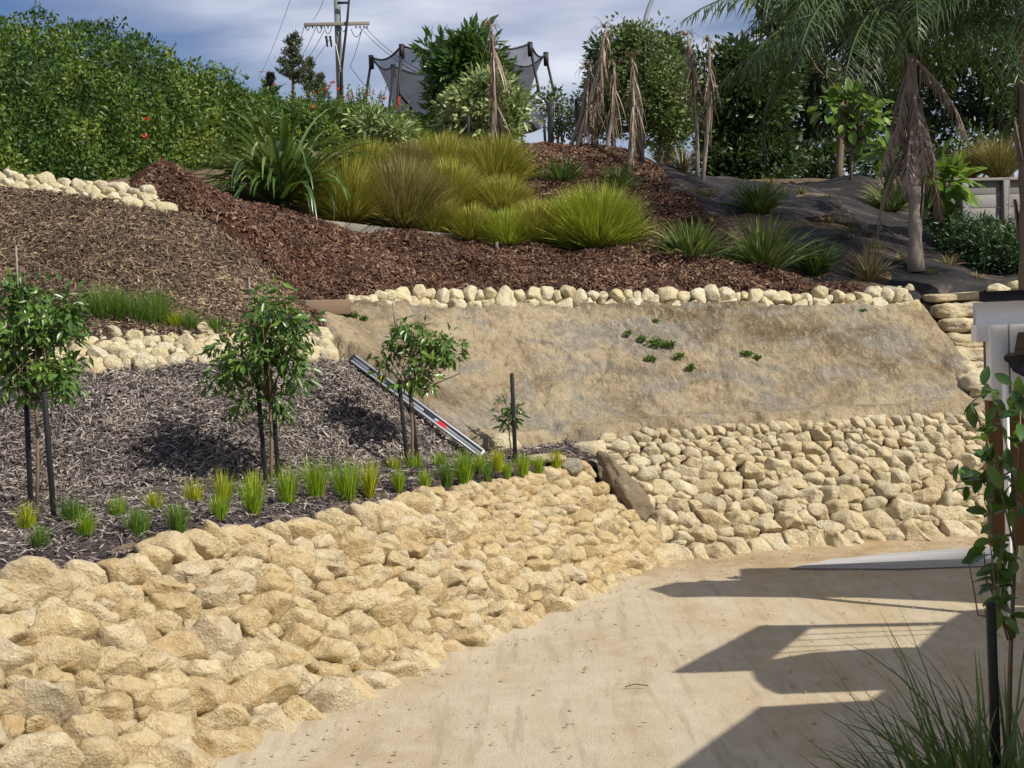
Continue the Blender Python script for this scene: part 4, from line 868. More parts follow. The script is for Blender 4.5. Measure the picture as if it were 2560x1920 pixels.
# ------------------------------------------------------------------ young staked trees
def young(u, vb, vtop, ells, stakes, cane, label, seed, d=None, dens=1.0):
    global RNG
    RNG = np.random.default_rng(seed); p = hit(u, vb-2, 7.5); d = p[1]; s = d/F
    t = thing('young_tree', label, 'young tree', p); b = MB(); E = [pe(a, bb, d+dz, ru, rv) for a, bb, dz, ru, rv in ells]
    Cc = crown(b, E, int(150*dens), .085, 10, .088, .030, .45, fill=.75, out=.5, fold=.25); b.build('crown', M['sapling'], t, kind='stuff')
    tb = MB(); top = at(ells[0][0], (vtop+ells[0][1])/2, d); fork = at(u, vb-(vb-ells[0][1])*.62, d)
    tb.tube([p-[0, 0, .1], (p+fork)/2+[.012, 0, 0], fork, top], [.014, .012, .011, .005], 6, .5); limbs(tb, fork, Cc, 26, .0065, .2); limbs(tb, (fork+top)/2, Cc, 16, .005, .2)
    tb.build('trunk', M['stem'], t)
    c0, c1 = at(cane[0], cane[1], d-.02), at(cane[2], cane[3], d-.02); cb = MB(); cb.tube([c1, c0], .007, 6, .5); cb.build('cane', M['timber'], t)
    for i, (x0, y0, x1, y1) in enumerate(stakes):
        q1 = hit(x1, y1-2, 7.5); q1[2] -= .1; q0 = at(x0, y0, q1[1]); ax = unit(q0-q1); sx = unit(np.cross([0, 1.0, 0], ax)); sy = np.cross(ax, sx)
        sb = MB(); sb.box((q0+q1)/2, (.032, .032, np.linalg.norm(q0-q1)), np.array([sx, sy, ax]), bev=.004)
        sb.build('tree_stake', M['black'], label=label_st[(seed, i)], cat='stake', group='black tree stakes', origin=q1)
label_st = {(1, 0): 'left black stake beside the leftmost young tree', (1, 1): 'right leaning black stake of the leftmost young tree', (2, 0): 'left black stake of the middle young tree', (2, 1): 'right black stake of the middle young tree',
            (3, 0): 'left black stake of the smallest staked tree', (3, 1): 'right black stake of the smallest staked tree'}
young(36, 515, 272, [(38, 330, 0, 50, 50), (20, 300, .05, 34, 30), (60, 310, -.05, 34, 34), (52, 375, -.1, 34, 34), (15, 370, .1, 32, 30), (4, 335, 0, 30, 44)], [(26, 395, 31, 512), (44, 392, 55, 527)], (16, 246, 19, 310), 'leftmost young tree with the widest leafy crown between two black stakes', 1, dens=1.25)
young(270, 494, 282, [(262, 345, 0, 40, 52), (240, 352, .1, 30, 34), (288, 330, -.1, 30, 40), (265, 305, 0, 26, 22), (295, 365, 0, 26, 26), (225, 375, 0, 20, 22), (245, 400, 0, 20, 16), (280, 405, 0, 16, 18)], [(257, 378, 267, 492), (272, 380, 279, 487)], (249, 277, 251, 330), 'middle young tree with an open leafy crown and black stakes on the bench', 2, dens=1.05)
young(411, 474, 312, [(412, 345, 0, 26, 26), (404, 330, .05, 18, 16), (390, 360, 0, 18, 18), (436, 355, 0, 22, 18), (450, 350, 0, 10, 14), (415, 378, 0, 26, 14), (380, 340, 0, 7, 7)], [(399, 380, 409, 476), (409, 382, 419, 468)], (393, 302, 396, 330), 'smallest staked tree in front of the spirit level', 3, dens=.5)
RNG = np.random.default_rng(77)
p = hit(515, 461, 7.5); p[2] -= .05; q0 = at(512.5, 379, p[1]); sb = MB(); sb.box((p+q0)/2, (.036, .036, np.linalg.norm(q0-p)+.1), bev=.004)
sb.build('tree_stake', M['black'], label='single black stake in front of the clay bank', cat='stake', group='black tree stakes', origin=p)
d = p[1]+.1; t = thing('sapling', 'thin sparse sapling behind the single black stake', 'sapling', (p[0]-.03, d, p[2])); b = MB()
Cc = crown(b, [pe(507, 405, d, 6, 12), pe(509, 422, d, 9, 14), pe(513, 415, d, 7, 10)], 24, .06, 6, .07, .025, .5); b.build('crown', M['sapling'], t, kind='stuff')
tb = MB(); tb.tube([p+[-.02, .1, -.1], at(509, 430, d), at(506, 392, d)], [.008, .006, .003], 5); limbs(tb, at(509, 430, d), Cc, 7, .003); tb.build('trunk', M['stem'], t)

# ------------------------------------------------------------------ spirit level on the bank edge
a0, a1 = at(355, 363, 13.55), at(482, 456, 13.22); a0[2] = max(a0[2], zt(a0)[0]+.06); ax = unit(a1-a0); Ln = np.linalg.norm(a1-a0)
nz = unit(nrm(np.array([(a0+a1)/2]))[0]); ay = unit(np.cross(nz, ax)); az = np.cross(ax, ay)
face = unit(np.array([-.25, -.8, .45])-ax*(np.array([-.25, -.8, .45])@ax)); wid = np.cross(ax, face); wid = wid*(1 if wid[2] > 0 else -1); A3 = np.array([ax, wid, face])
mid = (a0+a1)/2+face*.10
lv = thing('spirit_level', 'long aluminium spirit level with yellow vial and red sticker lying on the bank edge', 'spirit level', mid)
def bar(name, cx, cy, cz, sx, sy, sz, m, bev=0):
    q = MB(); q.box(mid+ax*cx+wid*cy+face*cz, (sx, sy, sz), A3, bev=bev); return q.build(name, m, lv)
hh = .070; bar('body', 0, 0, 0, Ln, hh*.62, .022, M['alu']); bar('edge_rail', 0, hh*.43, 0, Ln, hh*.24, .05, M['alu'], .004); bar('edge_rail', 0, -hh*.43, 0, Ln, hh*.24, .05, M['alu'], .004)
bar('end_cap', -Ln/2-.008, 0, 0, .016, hh*1.04, .056, M['black'], .003); bar('end_cap', Ln/2+.008, 0, 0, .016, hh*1.04, .056, M['white'], .003)
bar('vial', -Ln*.28, .0, .012, .075, hh*.5, .016, M['yellow'], .003); bar('handhold', -Ln*.19, 0, .0115, .15, hh*.36, .004, M['hole'], .001); bar('handhold', -Ln*.355, .01, .0115, .06, hh*.3, .004, M['hole'], .001)
bar('sticker', Ln*.20, 0, .0125, .085, hh*.6, .004, M['red'], .0005); bar('printed_band', Ln*.10, 0, .0118, .12, hh*.22, .003, M['hole'])

# ------------------------------------------------------------------ timber edging, pegs, posts and fences
def beam(name, pts, h, w, m, **k):
    q = MB()
    for a, c in zip(pts[:-1], pts[1:]):
        e = unit(c-a); z = np.array([0, 0, 1.0]); z = unit(z-e*(z@e)); y = np.cross(z, e); q.box((a+c)/2, (np.linalg.norm(c-a)-.004, w, h), np.array([e, y, z]), bev=.004)
    return q
tl = [at(u, v, d) for u, v, d in ((285, 222.5, 17.5), (345, 229, 17.95), (405, 236, 18.2), (462, 241, 18.35), (520, 254, 18.3), (585, 266, 18.1))]
te = thing('timber_edging', 'grey timber edging board running below the tussocks', 'edging', tl[2])
for a, c in zip(tl[:-1], tl[1:]): beam('board', [a, c], .15, .045, None).build('board', M['timber'], te)
pg = at(497, 247, 18.1); q = MB(); q.box(pg, (.035, .035, .13), bev=.004); q.build('peg', M['timber'], label='short grey peg at the right end of the timber edging', cat='peg', origin=pg)
el = [at(780, 290.5, 17.85), at(832, 293, 17.95), at(888, 294, 18.1)]
te = thing('timber_edging', 'low grey board along the bottom of the black weed mat', 'edging', el[1])
for a, c in zip(el[:-1], el[1:]): beam('board', [a, c], .10, .05, None).build('board', M['timber'], te)
for i, (u, vt, vb, d, lab) in enumerate(((550, 102, 150, 22.4, 'thick black post on the bark ridge right of the trampoline'), (576, 100, 152, 22.3, 'leaning black post in front of the sky gap on the ridge'), (641, 108, 170, 21.8, 'thin black post right of the hanging brown tree'), (468, 116, 150, 22, 'black post half hidden in the pale shrub'),
        (500, 112, 152, 22, 'thin post at the right side of the pale shrub'), (612, 102, 158, 22.6, 'black post in the shade below the olive green tree'))):
    a, c = at(u+(4 if i == 1 else 1.2), vb+4, d), at(u, vt, d); q = MB(); e = unit(c-a); x = unit(np.cross([0, 1.0, 0], e)); q.box((a+c)/2, (.085 if i == 0 else .05, .05, np.linalg.norm(c-a)), np.array([x, np.cross(e, x), e]), bev=.006)
    q.build('post', M['black'], label=lab, cat='post', group='black posts along the ridge', origin=a)
fa, fb = at(950, 200, 21.9), at(1075, 196, 21.9); fb[1] += .4; ft = thing('timber_fence', 'grey timber retaining fence of wide horizontal boards at the right edge', 'fence', at(1000, 236, 21.9))
fe = unit((fb-fa)*[1, 1, 0]); fl_ = np.linalg.norm((fb-fa)[:2]); zt_ = at(990, 180, 21.9)[2]; fy = np.array([-fe[1], fe[0], 0])
for r in range(5):
    x = -.02
    for k, l in enumerate((fl_*.46+.0, fl_*.30, fl_*.24)):
        q = MB(); q.box(np.array([fa[0], fa[1], zt_-.10-r*.19])+fe*(x+l/2)+fy*RNG.normal()*.004, (l-.006, .045, .183), np.array([fe, fy, [0, 0, 1.0]]), r=RNG.random(), bev=.004); q.build('board', M['fencewood'], ft); x += l
for x in (.1, .455, .72): q = MB(); q.box(np.array([fa[0], fa[1], zt_-.55])+fe*fl_*x-fy*.07, (.1, .09, 1.16), np.array([fe, fy, [0, 0, 1.0]]), bev=.006); q.build('fence_post', M['fencewood'], ft)
q = MB(); q.box(np.array([fa[0], fa[1], zt_+.012])+fe*fl_*.5-fy*.02, (fl_, .19, .04), np.array([fe, fy, [0, 0, 1.0]]), bev=.005); q.build('fence_cap', M['timber'], ft)

# ------------------------------------------------------------------ earth steps at the right end of the bank
stp = thing('earth_steps', 'rough earth steps cut beside the clay bank, half in shade', 'steps', at(955, 395, 16.4))
for i, (u, v, hw) in enumerate(((950, 320, 24), (955, 335, 24), (960, 350, 23), (963, 364, 22), (968, 378, 22), (974, 391, 22), (984, 403, 26))):
    c = hit(u, v, 16.2); c = c+[0, -.13, .10]; w = hw*c[1]/F*2; V, Fc = ICO[4]; k = np.abs(V)**5; q = V/(k.sum(1)**.2)[:, None]
    P = q*[w/2, .20, .08]+c+[.06, 0, 0]; nn = fbm(P, 6, 300+i, 4, .6)[:, None]; P = P+V*nn*[.05, .05, .03]
    build('step', P, Fc, M['stone_pale'], stp, rnd=.2+.1*i, smooth=True)
c = hit(953, 309, 16.5); V, Fc = ICO[4]; k = np.abs(V)**6; qq = V/(k.sum(1)**(1/6))[:, None]; P = qq*[.42, .3, .05]+c+[.1, .12, .12]; P = P+V*fbm(P, 4, 333, 4)[:, None]*[.03, .03, .012]
build('landing', P, Fc, M['stone_pale'], stp, rnd=.3, smooth=True)

# ------------------------------------------------------------------ houses at the right
def slab(t, name, P, z, th, m):
    q = MB(); Q = np.array([[a[0], a[1], z] for a in P]); q.poly(Q, (0, 0, th)); return q.build(name, m, t)
g0 = at(975.5, 304, 11.0); gx_, gy_, gt = g0[0], g0[1], g0[2]
ga = thing('garage', 'grey white garage with a dark flat roof at the right edge', 'garage', (gx_+.6, gy_+.5, 0))
slab(ga, 'fascia', [(gx_, gy_), (gx_+3.2, gy_-.25), (gx_+3.2, gy_-.19), (gx_+.02, gy_+.06)], gt-.155, .165, M['white'])
slab(ga, 'side_fascia', [(gx_, gy_+.065), (gx_+.03, gy_+.07), (gx_+3.2, gy_+.30), (gx_+3.2, gy_+.36)], gt-.155, .165, M['white'])
slab(ga, 'soffit', [(gx_+.02, gy_+.062), (gx_+3.1, gy_-.18), (gx_+3.1, gy_+.30)], gt-.15, .02, M['cream'])
rf = at(980, 298, 11.05); slab(ga, 'roof', [(rf[0], rf[1]+.02), (gx_+3.4, gy_-.2), (gx_+3.4, gy_+.3)], gt+.012, .075, M['darkroof'])
def facebox(t, name, u0, v0, u1, v1, d, th, m, bev=.004):
    a, c = at(u0, v0, d), at(u1, v1, d); q = MB(); q.box(((a[0]+c[0])/2, d+th/2, (a[2]+c[2])/2), (abs(c[0]-a[0]), th, abs(a[2]-c[2])), bev=bev); return q.build(name, m, t)
facebox(ga, 'panel', 990, 320.5, 1009.6, 396, 11.15, .12, M['white']); facebox(ga, 'panel', 1010.2, 320.5, 1060, 396, 11.15, .12, M['white'])
facebox(ga, 'beam', 976.5, 326, 990.3, 341.5, 11.2, .14, M['white']); facebox(ga, 'panel_trim', 989, 394.5, 1060, 398, 11.13, .15, M['cream'])
facebox(ga, 'timber_wall', 987, 340, 1040, 545, 11.45, .1, M['cladding'])
ho = thing('house', 'near house corner with a dark gutter and white corner post at the right edge', 'house', (3.5, 10.9, 0)); hd_ = 10.9
facebox(ho, 'corner_post', 1005.5, 376, 1014.5, 640, hd_, .09, M['white']); facebox(ho, 'wall', 1017, 399, 1200, 640, 12.0, .2, M['cream'])
ga0 = at(1004, 356, hd_-.12); q = MB()
prof = [(0, 0), (0, -.03), (.03, -.05), (.06, -.11), (.13, -.15), (.16, -.15), (.16, 0)]
q.poly(np.array([[ga0[0]+x, ga0[1], ga0[2]+z] for x, z in prof]), (.38, 1.0, 0)); q.build('gutter', M['darkroof'], ho)
q = MB(); q.box((ga0[0]+1.2, ga0[1]-.01, ga0[2]-.07), (2.06, .05, .16)); q.build('front_gutter', M['darkroof'], ho)
q = MB(); q.poly(np.array([[ga0[0]+.08, ga0[1]+.02, ga0[2]+.006], [ga0[0]+2.2, ga0[1]+.02, ga0[2]+.006], [ga0[0]+2.2, ga0[1]+.95, ga0[2]+.30], [ga0[0]+.45, ga0[1]+.95, ga0[2]+.26]]), (0, -.01, .045)); q.build('roof', M['tile'], ho)
# roofs, frame and wires added outside the view, outlined to shade the driveway
def sh(u, v, z):                                                      # where a roof edge of height z stands whose shade reaches this spot
    g = gp(u, v); t_ = z/-SUN[2]; return g-SUN*t_
def roof(name, label, px, z, th, parts_open=None):
    P = [sh(u, v, z) for u, v in px]; c = np.mean(P, axis=0); t = thing(name, label, 'roof', (c[0], c[1], 0)); q = MB(); q.poly(np.array(P), (0, 0, th)); q.build('roof_sheet', M['white'], t)
    return t, P
t, P = roof('shade_roof', 'unseen flat white roof outlined to shade the driveway and the foreground plants', [(770, 706), (822, 703), (881, 700), (898, 687), (1150, 672), (2200, 1600), (250, 1600), (250, 1090), (686, 768)], 2.7, .05)  # unseen roof, lengthened so its shade also covers the foreground plants
for c in (P[4], P[5]+[0, .3, 0]): q = MB(); q.box((c[0]+.3, c[1], 1.35), (.12, .12, 2.7)); q.build('roof_post', M['white'], t)
q = MB(); q.box((6.6, 3.4, 1.34), (4.2, 6.2, 2.68), bev=.01); q.build('sky_block_wall', M['cladding'], t)  # unseen wall added to block sky light and deepen the shade
t2, P2_ = roof('shade_eave', 'unseen white eave added to shade the garage front', [(652, 590.5), (680, 584), (784, 579), (994, 567), (1150, 556), (1150, 612), (1001, 603), (865, 597.5), (676, 598)], 2.75, .04)  # unseen eave added so the garage front stands in shade
t, P = roof('shade_frame', 'unseen white frame with a rounded end shaped to cast the driveway shadow', [(677, 674), (764, 627), (814, 625.5), (770, 661), (758, 671)], 2.7, .04)  # unseen frame, bars and sheet shaped from the shadow they have to cast
for nm, px in (('shade_frame_bar', [(766, 626.8), (952, 621.5), (955, 624), (800, 628.5)]), ('shade_frame_sheet', [(757, 667), (775, 661), (815, 654), (880, 649.5), (921, 648), (950, 622), (970, 610), (1010, 606), (1130, 604), (1150, 672), (1000, 682), (892, 689), (782, 693.5), (768, 688), (760, 681), (756, 673)])):
    q = MB(); q.poly(np.array([sh(u, v, 2.66) for u, v in px]), (0, 0, .03)); q.build(nm, M['white'], t)
for a in ((812, 629, 950, 624), (804, 635, 945, 629), (796, 641, 938, 634), (785, 648, 860, 645), (775, 655, 812, 651)):
    q = MB(); q.tube([sh(a[0]-14, a[1]+.5, 2.68), sh(a[2]+14, a[3]-.5, 2.68)], .009, 6); q.build('wire', M['cable'], t)
for c in (sh(1130, 604, 2.7), sh(1150, 672, 2.7)): q = MB(); q.box((c[0]+.1, c[1], 1.32), (.1, .1, 2.64)); q.build('shade_frame_post', M['white'], t)

# ------------------------------------------------------------------ skyline: pole, wires, lamp, trampoline
def pt(u, v, d): return at(u, v, d)
D = 60; pb = pt(340, 130, D); po = thing('utility_pole', 'grey utility pole with a timber crossarm above the hedge', 'utility pole', pb); s = D/F
q = MB(); a, c = pt(336.5, -14, D), pt(341, 118, D); q.tube([c, a], [3.6*s, 3.1*s], 8); q.build('pole', M['polegrey'], po, smooth=True)
q = MB(); a, c = pt(304, 24.8, D-.2), pt(369.5, 23.2, D-.2); ex = unit(c-a); q.box((a+c)/2, (np.linalg.norm(c-a), .12, 3.4*s), np.array([ex, [0, 1, 0], np.cross(ex, [0, 1, 0])]), bev=.01); q.build('crossarm', M['timber'], po)
q = MB(); q.tube([pt(349.5, -6, D-.3), pt(347.5, 18, D-.3), pt(341.5, 70, D-.3), pt(341, 100, D-.3)], [1.1*s, 1.2*s, 1.4*s, 1.6*s], 6); q.build('cable_duct', M['cable'], po, smooth=True)
q = MB(); q.box((pt(338, 3, D-.3)+pt(349, 2.5, D-.3))/2, (12*s, .08, 2.2*s)); q.build('bracket', M['cable'], po)
for u in (305.5, 312.5, 321, 328, 356, 360, 364, 367): q = MB(); q.tube([pt(u, 26, D-.2), pt(u, 28.6, D-.2)], [.8*s, .5*s], 6); q.build('insulator', M['cable'], po)
for u0, u1, v0, dp in ((306, 309.5, 26, 4.5), (316.5, 322.5, 26, 7), (324, 332, 26, 8), (341, 346, 26, 6), (351, 362, 29, 8)):
    w = np.linspace(0, 1, 9); q = MB(); q.tube([pt(u0+(u1-u0)*x, v0+dp*4*x*(1-x), D-.25) for x in w], .35*s, 4); q.build('jumper_wire', M['cable'], po)
for u in (327.5, 331.5): q = MB(); q.tube([pt(u-1.5, 36, D-.4), pt(u-.8, 40, D-.4), pt(u, 47, D-.4)], [1.3*s, 1.1*s, .8*s], 6); q.build('fuse', M['cable'], po)
q = MB(); q.tube([pt(329.5, 36, D-.4), pt(336, 45, D-.4), pt(339, 60, D-.4), pt(341, 72, D-.4)], .45*s, 5); q.build('service_lead', M['ceramic'], po)
for i, (a, c, sag, lab) in enumerate((((292, -5, 80), (258, 80, 120), 1.0, 'leftmost thin power line slanting down to the hedge'), ((325, -5, 70), (313, 20, 60), .5, 'power line above the left end of the crossarm'), ((304, 27, 60), (297, 44, 90), .5, 'power line going behind the pines from the crossarm end'), ((316, 27, 60), (300, 58, 95), .5, 'second power line going behind the pines'),
        ((324, 31, 60), (303, 64, 95), .5, 'third power line behind the pines'), ((329, 40, 60), (306, 68, 95), .5, 'lowest power line behind the pines'), ((365, 27, 60), (420, 70, 45), .6, 'upper service line from the crossarm towards the trampoline'), ((361, 28, 60), (416, 72, 45), .6, 'lower service line from the crossarm towards the trampoline'),
        ((362, 29, 60), (350, 66, 80), .5, 'line dropping left from the right end of the crossarm'), ((350, 66, 58), (375, 95, 45), .3, 'low wire running right from beside the pole'))):
    A, B_2 = pt(*a), pt(*c); w = np.linspace(0, 1, 9); P = A+(B_2-A)*w[:, None]-np.array([0, 0, 1])*(sag*4*w*(1-w)*.25)[:, None]
    q = MB(); q.tube(P, .013, 4); q.build('power_line', M['cable'], label=lab, cat='power line', group='overhead lines', origin=A)
w = np.linspace(0, 1, 12); P = [pt(641.5+1.5*(x*2) if x < .3 else 642.4+22*((x-.3)/.7)**1.7, 75-110*x+(0 if x < .3 else 14*((x-.3)/.7)**2), 45) for x in w]
q = MB(); q.tube([pt(641, 150, 45)]+P, [.09]+list(np.linspace(.085, .055, 12)), 8); q.build('street_lamp', M['steel'], label='curved grey street lamp arm rising behind the olive tree', cat='street lamp', smooth=True, origin=pt(641, 150, 45))
# trampoline
D = 33.0; s = D/F; cx = at(461, 100, D)[0]; zg = 5.2; Rt = 87*s; zt0 = at(461, 55, D)[2]
tp = thing('trampoline', 'trampoline with a flared black safety net on the hill behind the tussocks', 'trampoline', (cx, D, zg)); tops = []
for k in range(8):
    a = k*math.pi/4+.14; e = np.array([math.cos(a), math.sin(a), 0]); c = np.array([cx, D, 0]); top = c+e*Rt+[0, 0, zt0]; tops.append(top)
    pr = [(Rt*1.16, zg-.2), (Rt*1.15, zg+.7), (Rt*1.09, zg+(zt0-zg)*.62), (Rt*1.0, zt0-.08)]
    q = MB(); q.tube([c+e*r+[0, 0, z] for r, z in pr], .028, 6); q.build('pole', M['black'], tp, smooth=True)
    q = MB(); q.tube([c+e*Rt*.68+[0, 0, zg+.9], c+e*Rt*1.08+[0, 0, zg+(zt0-zg)*.6], top], .022, 6); q.build('rod', M['black'], tp, smooth=True)
    q = MB(); q.tube([top-[0, 0, .26], top+[0, 0, .03]], .055, 6); q.build('pole_sleeve', M['black'], tp, smooth=True)
nr_, nh = 64, 12; th = np.arange(nr_)/nr_*2*math.pi+.14; ph = (np.arange(nr_) % 8)/8; sagr = 1-.075*4*ph*(1-ph); sagz = .16*4*ph*(1-ph)
V = []
for j in range(nh+1):
    f = j/nh; prof = .76+.24*f**2.2; V.append(np.stack([cx+np.cos(th)*Rt*prof*(1-(1-sagr)*f), D+np.sin(th)*Rt*prof*(1-(1-sagr)*f), zg+.9+(zt0-zg-.9-sagz)*f], 1))
V = np.array(V); i = np.arange(nh)[:, None]*nr_; j = np.arange(nr_)[None]; k = (j+1) % nr_; Q = np.stack([i+j, i+k, i+nr_+k, i+nr_+j], -1).reshape(-1, 4); build('net', V.reshape(-1, 3), Q, M['net'], tp, smooth=True)
q = MB(); q.tube(np.concatenate([V[-1], V[-1][:1]]), .022, 5, cap=False); q.build('net_rim', M['black'], tp, smooth=True)
th = np.linspace(0, 2*math.pi, 33); q = MB(); q.tube(np.stack([cx+np.cos(th)*Rt*.86, D+np.sin(th)*Rt*.86, 0*th+zg+.85], 1), .05, 6, cap=False); q.build('frame_ring', M['black'], tp, smooth=True)
dth = th[:-1]; V = np.concatenate([[[cx, D, zg+.82]], np.stack([cx+np.cos(dth)*Rt*.82, D+np.sin(dth)*Rt*.82, 0*dth+zg+.84], 1)]); build('jumping_mat', V, np.array([[0, i+1, (i+1) % 32+1] for i in range(32)]), M['black'], tp)
pd = at(539, 112, 27); V, Fc = ICO[3]; build('paddle_pool', V*[.14, .05, .30]+pd, Fc, M['disc'], smooth=True, label='pale blue plastic disc leaning beside the trampoline', cat='plastic disc', origin=pd)

# ------------------------------------------------------------------ trees and shrubs
RNG = np.random.default_rng(5)
def ground(u, d): p = at(u, 384, d); p[2] = zt(p)[0]; return p
for i, (u, vt, vb, ru, d, lab) in enumerate(((293, 36, 100, 22, 70, 'tallest sparse pine beside the utility pole'), (309, 60, 100, 10, 72, 'small pine right of the tallest sparse pine'), (320, 78, 102, 9, 66, 'lowest pine touching the utility pole'), (270, 76, 98, 9, 71, 'bushy little pine left of the tallest pine'))):
    b0 = at(u, vb+10, d); H = (vb-vt)*d/F; t = thing('pine_tree', lab, 'pine tree', b0, 'pines on the skyline'); b = MB(); tb = MB(); tp_ = at(u, vt, d); tb.tube([b0, (b0+tp_)/2, tp_], [.08, .06, .02], 6)
    for k in range(int(16+ru*2.2)):
        f = RNG.uniform(.12, 1); w = ru*d/F*(1.06-f*.85)*RNG.uniform(.4, 1.1); a = RNG.random()*6.28; c0 = b0+(tp_-b0)*(.25+.75*f); c1 = c0+np.array([math.cos(a)*w, math.sin(a)*w, w*.45]); tb.tube([c0, c1], [.04, .015], 4)
        n = 34; m_ = RNG.random(n)[:, None]; P = c0+(c1-c0)*(.3+.75*m_)+rdir(n)*.10; Dd = unit(rdir(n)*.7+[0, 0, .7]); b.add(*leaves(P, Dd, .2, .05))
    b.build('crown', M['pine'], t, kind='stuff'); tb.build('trunk', M['bark'], t)
tree('broadleaf_tree', 'dark glossy broadleaf tree with upright leaf rosettes in front of the trampoline', 'tree', ground(462, 26), at(458, 95, 26), .09, [pe(458, 66, 26, 24, 22), pe(448, 88, 26.3, 14, 28), pe(470, 46, 26, 18, 11), pe(484, 68, 26, 16, 18), pe(444, 110, 26, 10, 26), pe(432, 52, 26, 8, 10), pe(501, 76, 26.2, 9, 10)], 140, .24, 22, .22, .065, 'magnolia', fill=.75, out=1.0)
tree('variegated_shrub', 'rounded pale cream green shrub in front of the trampoline', 'shrub', ground(492, 23.5), at(490, 130, 23.5), .05, [pe(484, 108, 23.5, 38, 30), pe(508, 116, 23.3, 20, 28), pe(466, 120, 23.6, 26, 26), pe(490, 84, 23.4, 18, 12)], 270, .17, 22, .13, .045, 'varieg', fill=.4, out=.9)
tree('variegated_shrub', 'small pale shrub sprig between the hedge and the trampoline', 'shrub', ground(380, 25), at(380, 130, 25), .03, [pe(377, 125, 25, 20, 13), pe(395, 132, 24.8, 14, 8)], 60, .15, 18, .13, .045, 'varieg', nl=5)
tree('pittosporum', 'big rounded olive green tree with tiny leaves behind the hanging brown trees', 'tree', ground(645, 25.5), at(645, 110, 25.5), .1, [pe(640, 75, 25.5, 38, 55), pe(660, 100, 25.3, 34, 50), pe(615, 100, 25.7, 30, 38), pe(628, 50, 25.6, 26, 26), pe(672, 120, 25.3, 24, 35), pe(590, 118, 25.9, 18, 18)], 620, .22, 28, .075, .042, 'pitto', fill=.45, out=.8)
for u, vt, w, lab in ((602, 45, 9, 'dark column conifer behind the left of the olive tree'), (668, 28, 10, 'dark upright conifer left of the curved lamp'), (676, 34, 12, 'dark pointed conifer right of the curved lamp')):
    tree('conifer', lab, 'conifer', ground(u, 29), at(u, vt+14, 29), .08, [pe(u, 95, 29, w*1.3, 60), pe(u-1, vt+20, 29, w*.7, 18), pe(u+3, 70, 29, w, 40)], 110, .2, 26, .12, .04, 'darktree', fill=.5, out=.6, nl=4)
tree('evergreen_tree', 'broad shadowy evergreen right of the slender bare trunks', 'tree', ground(738, 27), at(738, 110, 27), .1, [pe(738, 90, 27, 40, 38), pe(720, 120, 27, 30, 46), pe(762, 115, 27, 34, 46), pe(742, 60, 27, 26, 16), pe(705, 92, 27.3, 14, 40), pe(775, 75, 27.2, 24, 22), pe(725, 160, 27, 34, 26), pe(765, 165, 27, 34, 26)], 620, .26, 30, .12, .055, 'darktree', fill=.5)
tree('wispy_shrub', 'wispy grey green bush with red tips right of the trampoline', 'shrub', ground(560, 27), at(560, 120, 27), .03, [pe(552, 112, 27, 16, 24), pe(566, 125, 27, 18, 14), pe(584, 112, 27, 10, 20)], 90, .16, 14, .09, .035, 'pitto', nl=8)
for u, v, h, lab in ((322, 98, 24, 'leafy shoots with red flower spikes in front of the utility pole'), (332, 92, 22, 'tallest red flower spike beside the utility pole'), (350, 96, 22, 'leafy shoots right of the utility pole'), (371, 96, 28, 'red spikes in front of the left trampoline pole'), (384, 108, 26, 'orange flowered shoots at the left edge of the safety net'), (400, 112, 28, 'tall shoots with red spikes inside the left side of the net')):
    d = 30.5; p = at(u, v+12, d); s = d/F; t = thing('flowering_shrub', lab, 'shrub', p, 'flowering shoots along the hedge end'); b = MB(); f = MB()
    for k in range(9): shoot_leaves(b, p+[RNG.normal()*7*s, RNG.normal()*.2, -.2], h*s*RNG.uniform(.5, 1.0)+.2, 26, .10, .05)
    for k in range(3): petals(f, p+[RNG.normal()*6*s, -.15, h*s*RNG.uniform(.35, 1.0)], 9, .06, .6)
    b.build('foliage', M['pitto'], t, kind='stuff'); f.build('flowers', M['flower'], t, kind='stuff')
# slender trees with hanging dead leaves
def hanging(u, vb, vt, d, lean, strands, lab, m='dead', part=1.0, len_=.9, lo=0.35):
    strands = int(strands*.62)
    p = at(u, vb, d); p[2] = zt(p)[0]-.05; t = thing('lancewood', lab, 'slender tree', p, 'slender trees with hanging leaves'); tp_ = at(u+lean, vt+6, d); q = MB(); w = np.linspace(0, 1, 6); P = p+(tp_-p)*w[:, None]+np.sin(w*2.6)[:, None]*[.06, 0, 0]
    q.tube(P, np.linspace(.034, .018, 6), 7, .5); q.build('trunk', M['palmbark'], t, smooth=True)
    f = lo+(1-lo)*RNG.random(strands)**.65; B = np.stack([np.interp(f, w, P[:, k]) for k in range(3)], 1); b = MB(); a = RNG.random(strands)*6.283
    b.add(*blades(B, a, 2.2+.6*RNG.random(strands), .5+.4*RNG.random(strands), (.35+.65*RNG.random(strands))*len_*(.95-.4*(f > .9)), .02, 6, RNG.random(strands), pw=.35, twist=RNG.normal(size=strands)))
    k = 26; b.add(*blades(np.repeat([tp_], k, 0), RNG.random(k)*6.283, .3+1.0*RNG.random(k), 1.6+.8*RNG.random(k), .26*RNG.random(k)+.10, .018, 5))
    b.build('hanging_leaves', M[m], t, kind='stuff')
hanging(491, 148, 20, 21.8, -2, 240, 'tallest slender tree with a brown hanging skirt in front of the pale shrub', lo=.3)
hanging(567, 150, 62, 22.2, 21, 170, 'leaning slender tree with dark hanging strands right of the trampoline', lo=.3)
hanging(573, 152, 22, 22.0, 31, 240, 'taller leaning slender tree with hanging strands beside the sky gap', lo=.25)
hanging(604, 160, 60, 22, 8, 120, 'short slender tree with a brown skirt against the olive tree', lo=.5)
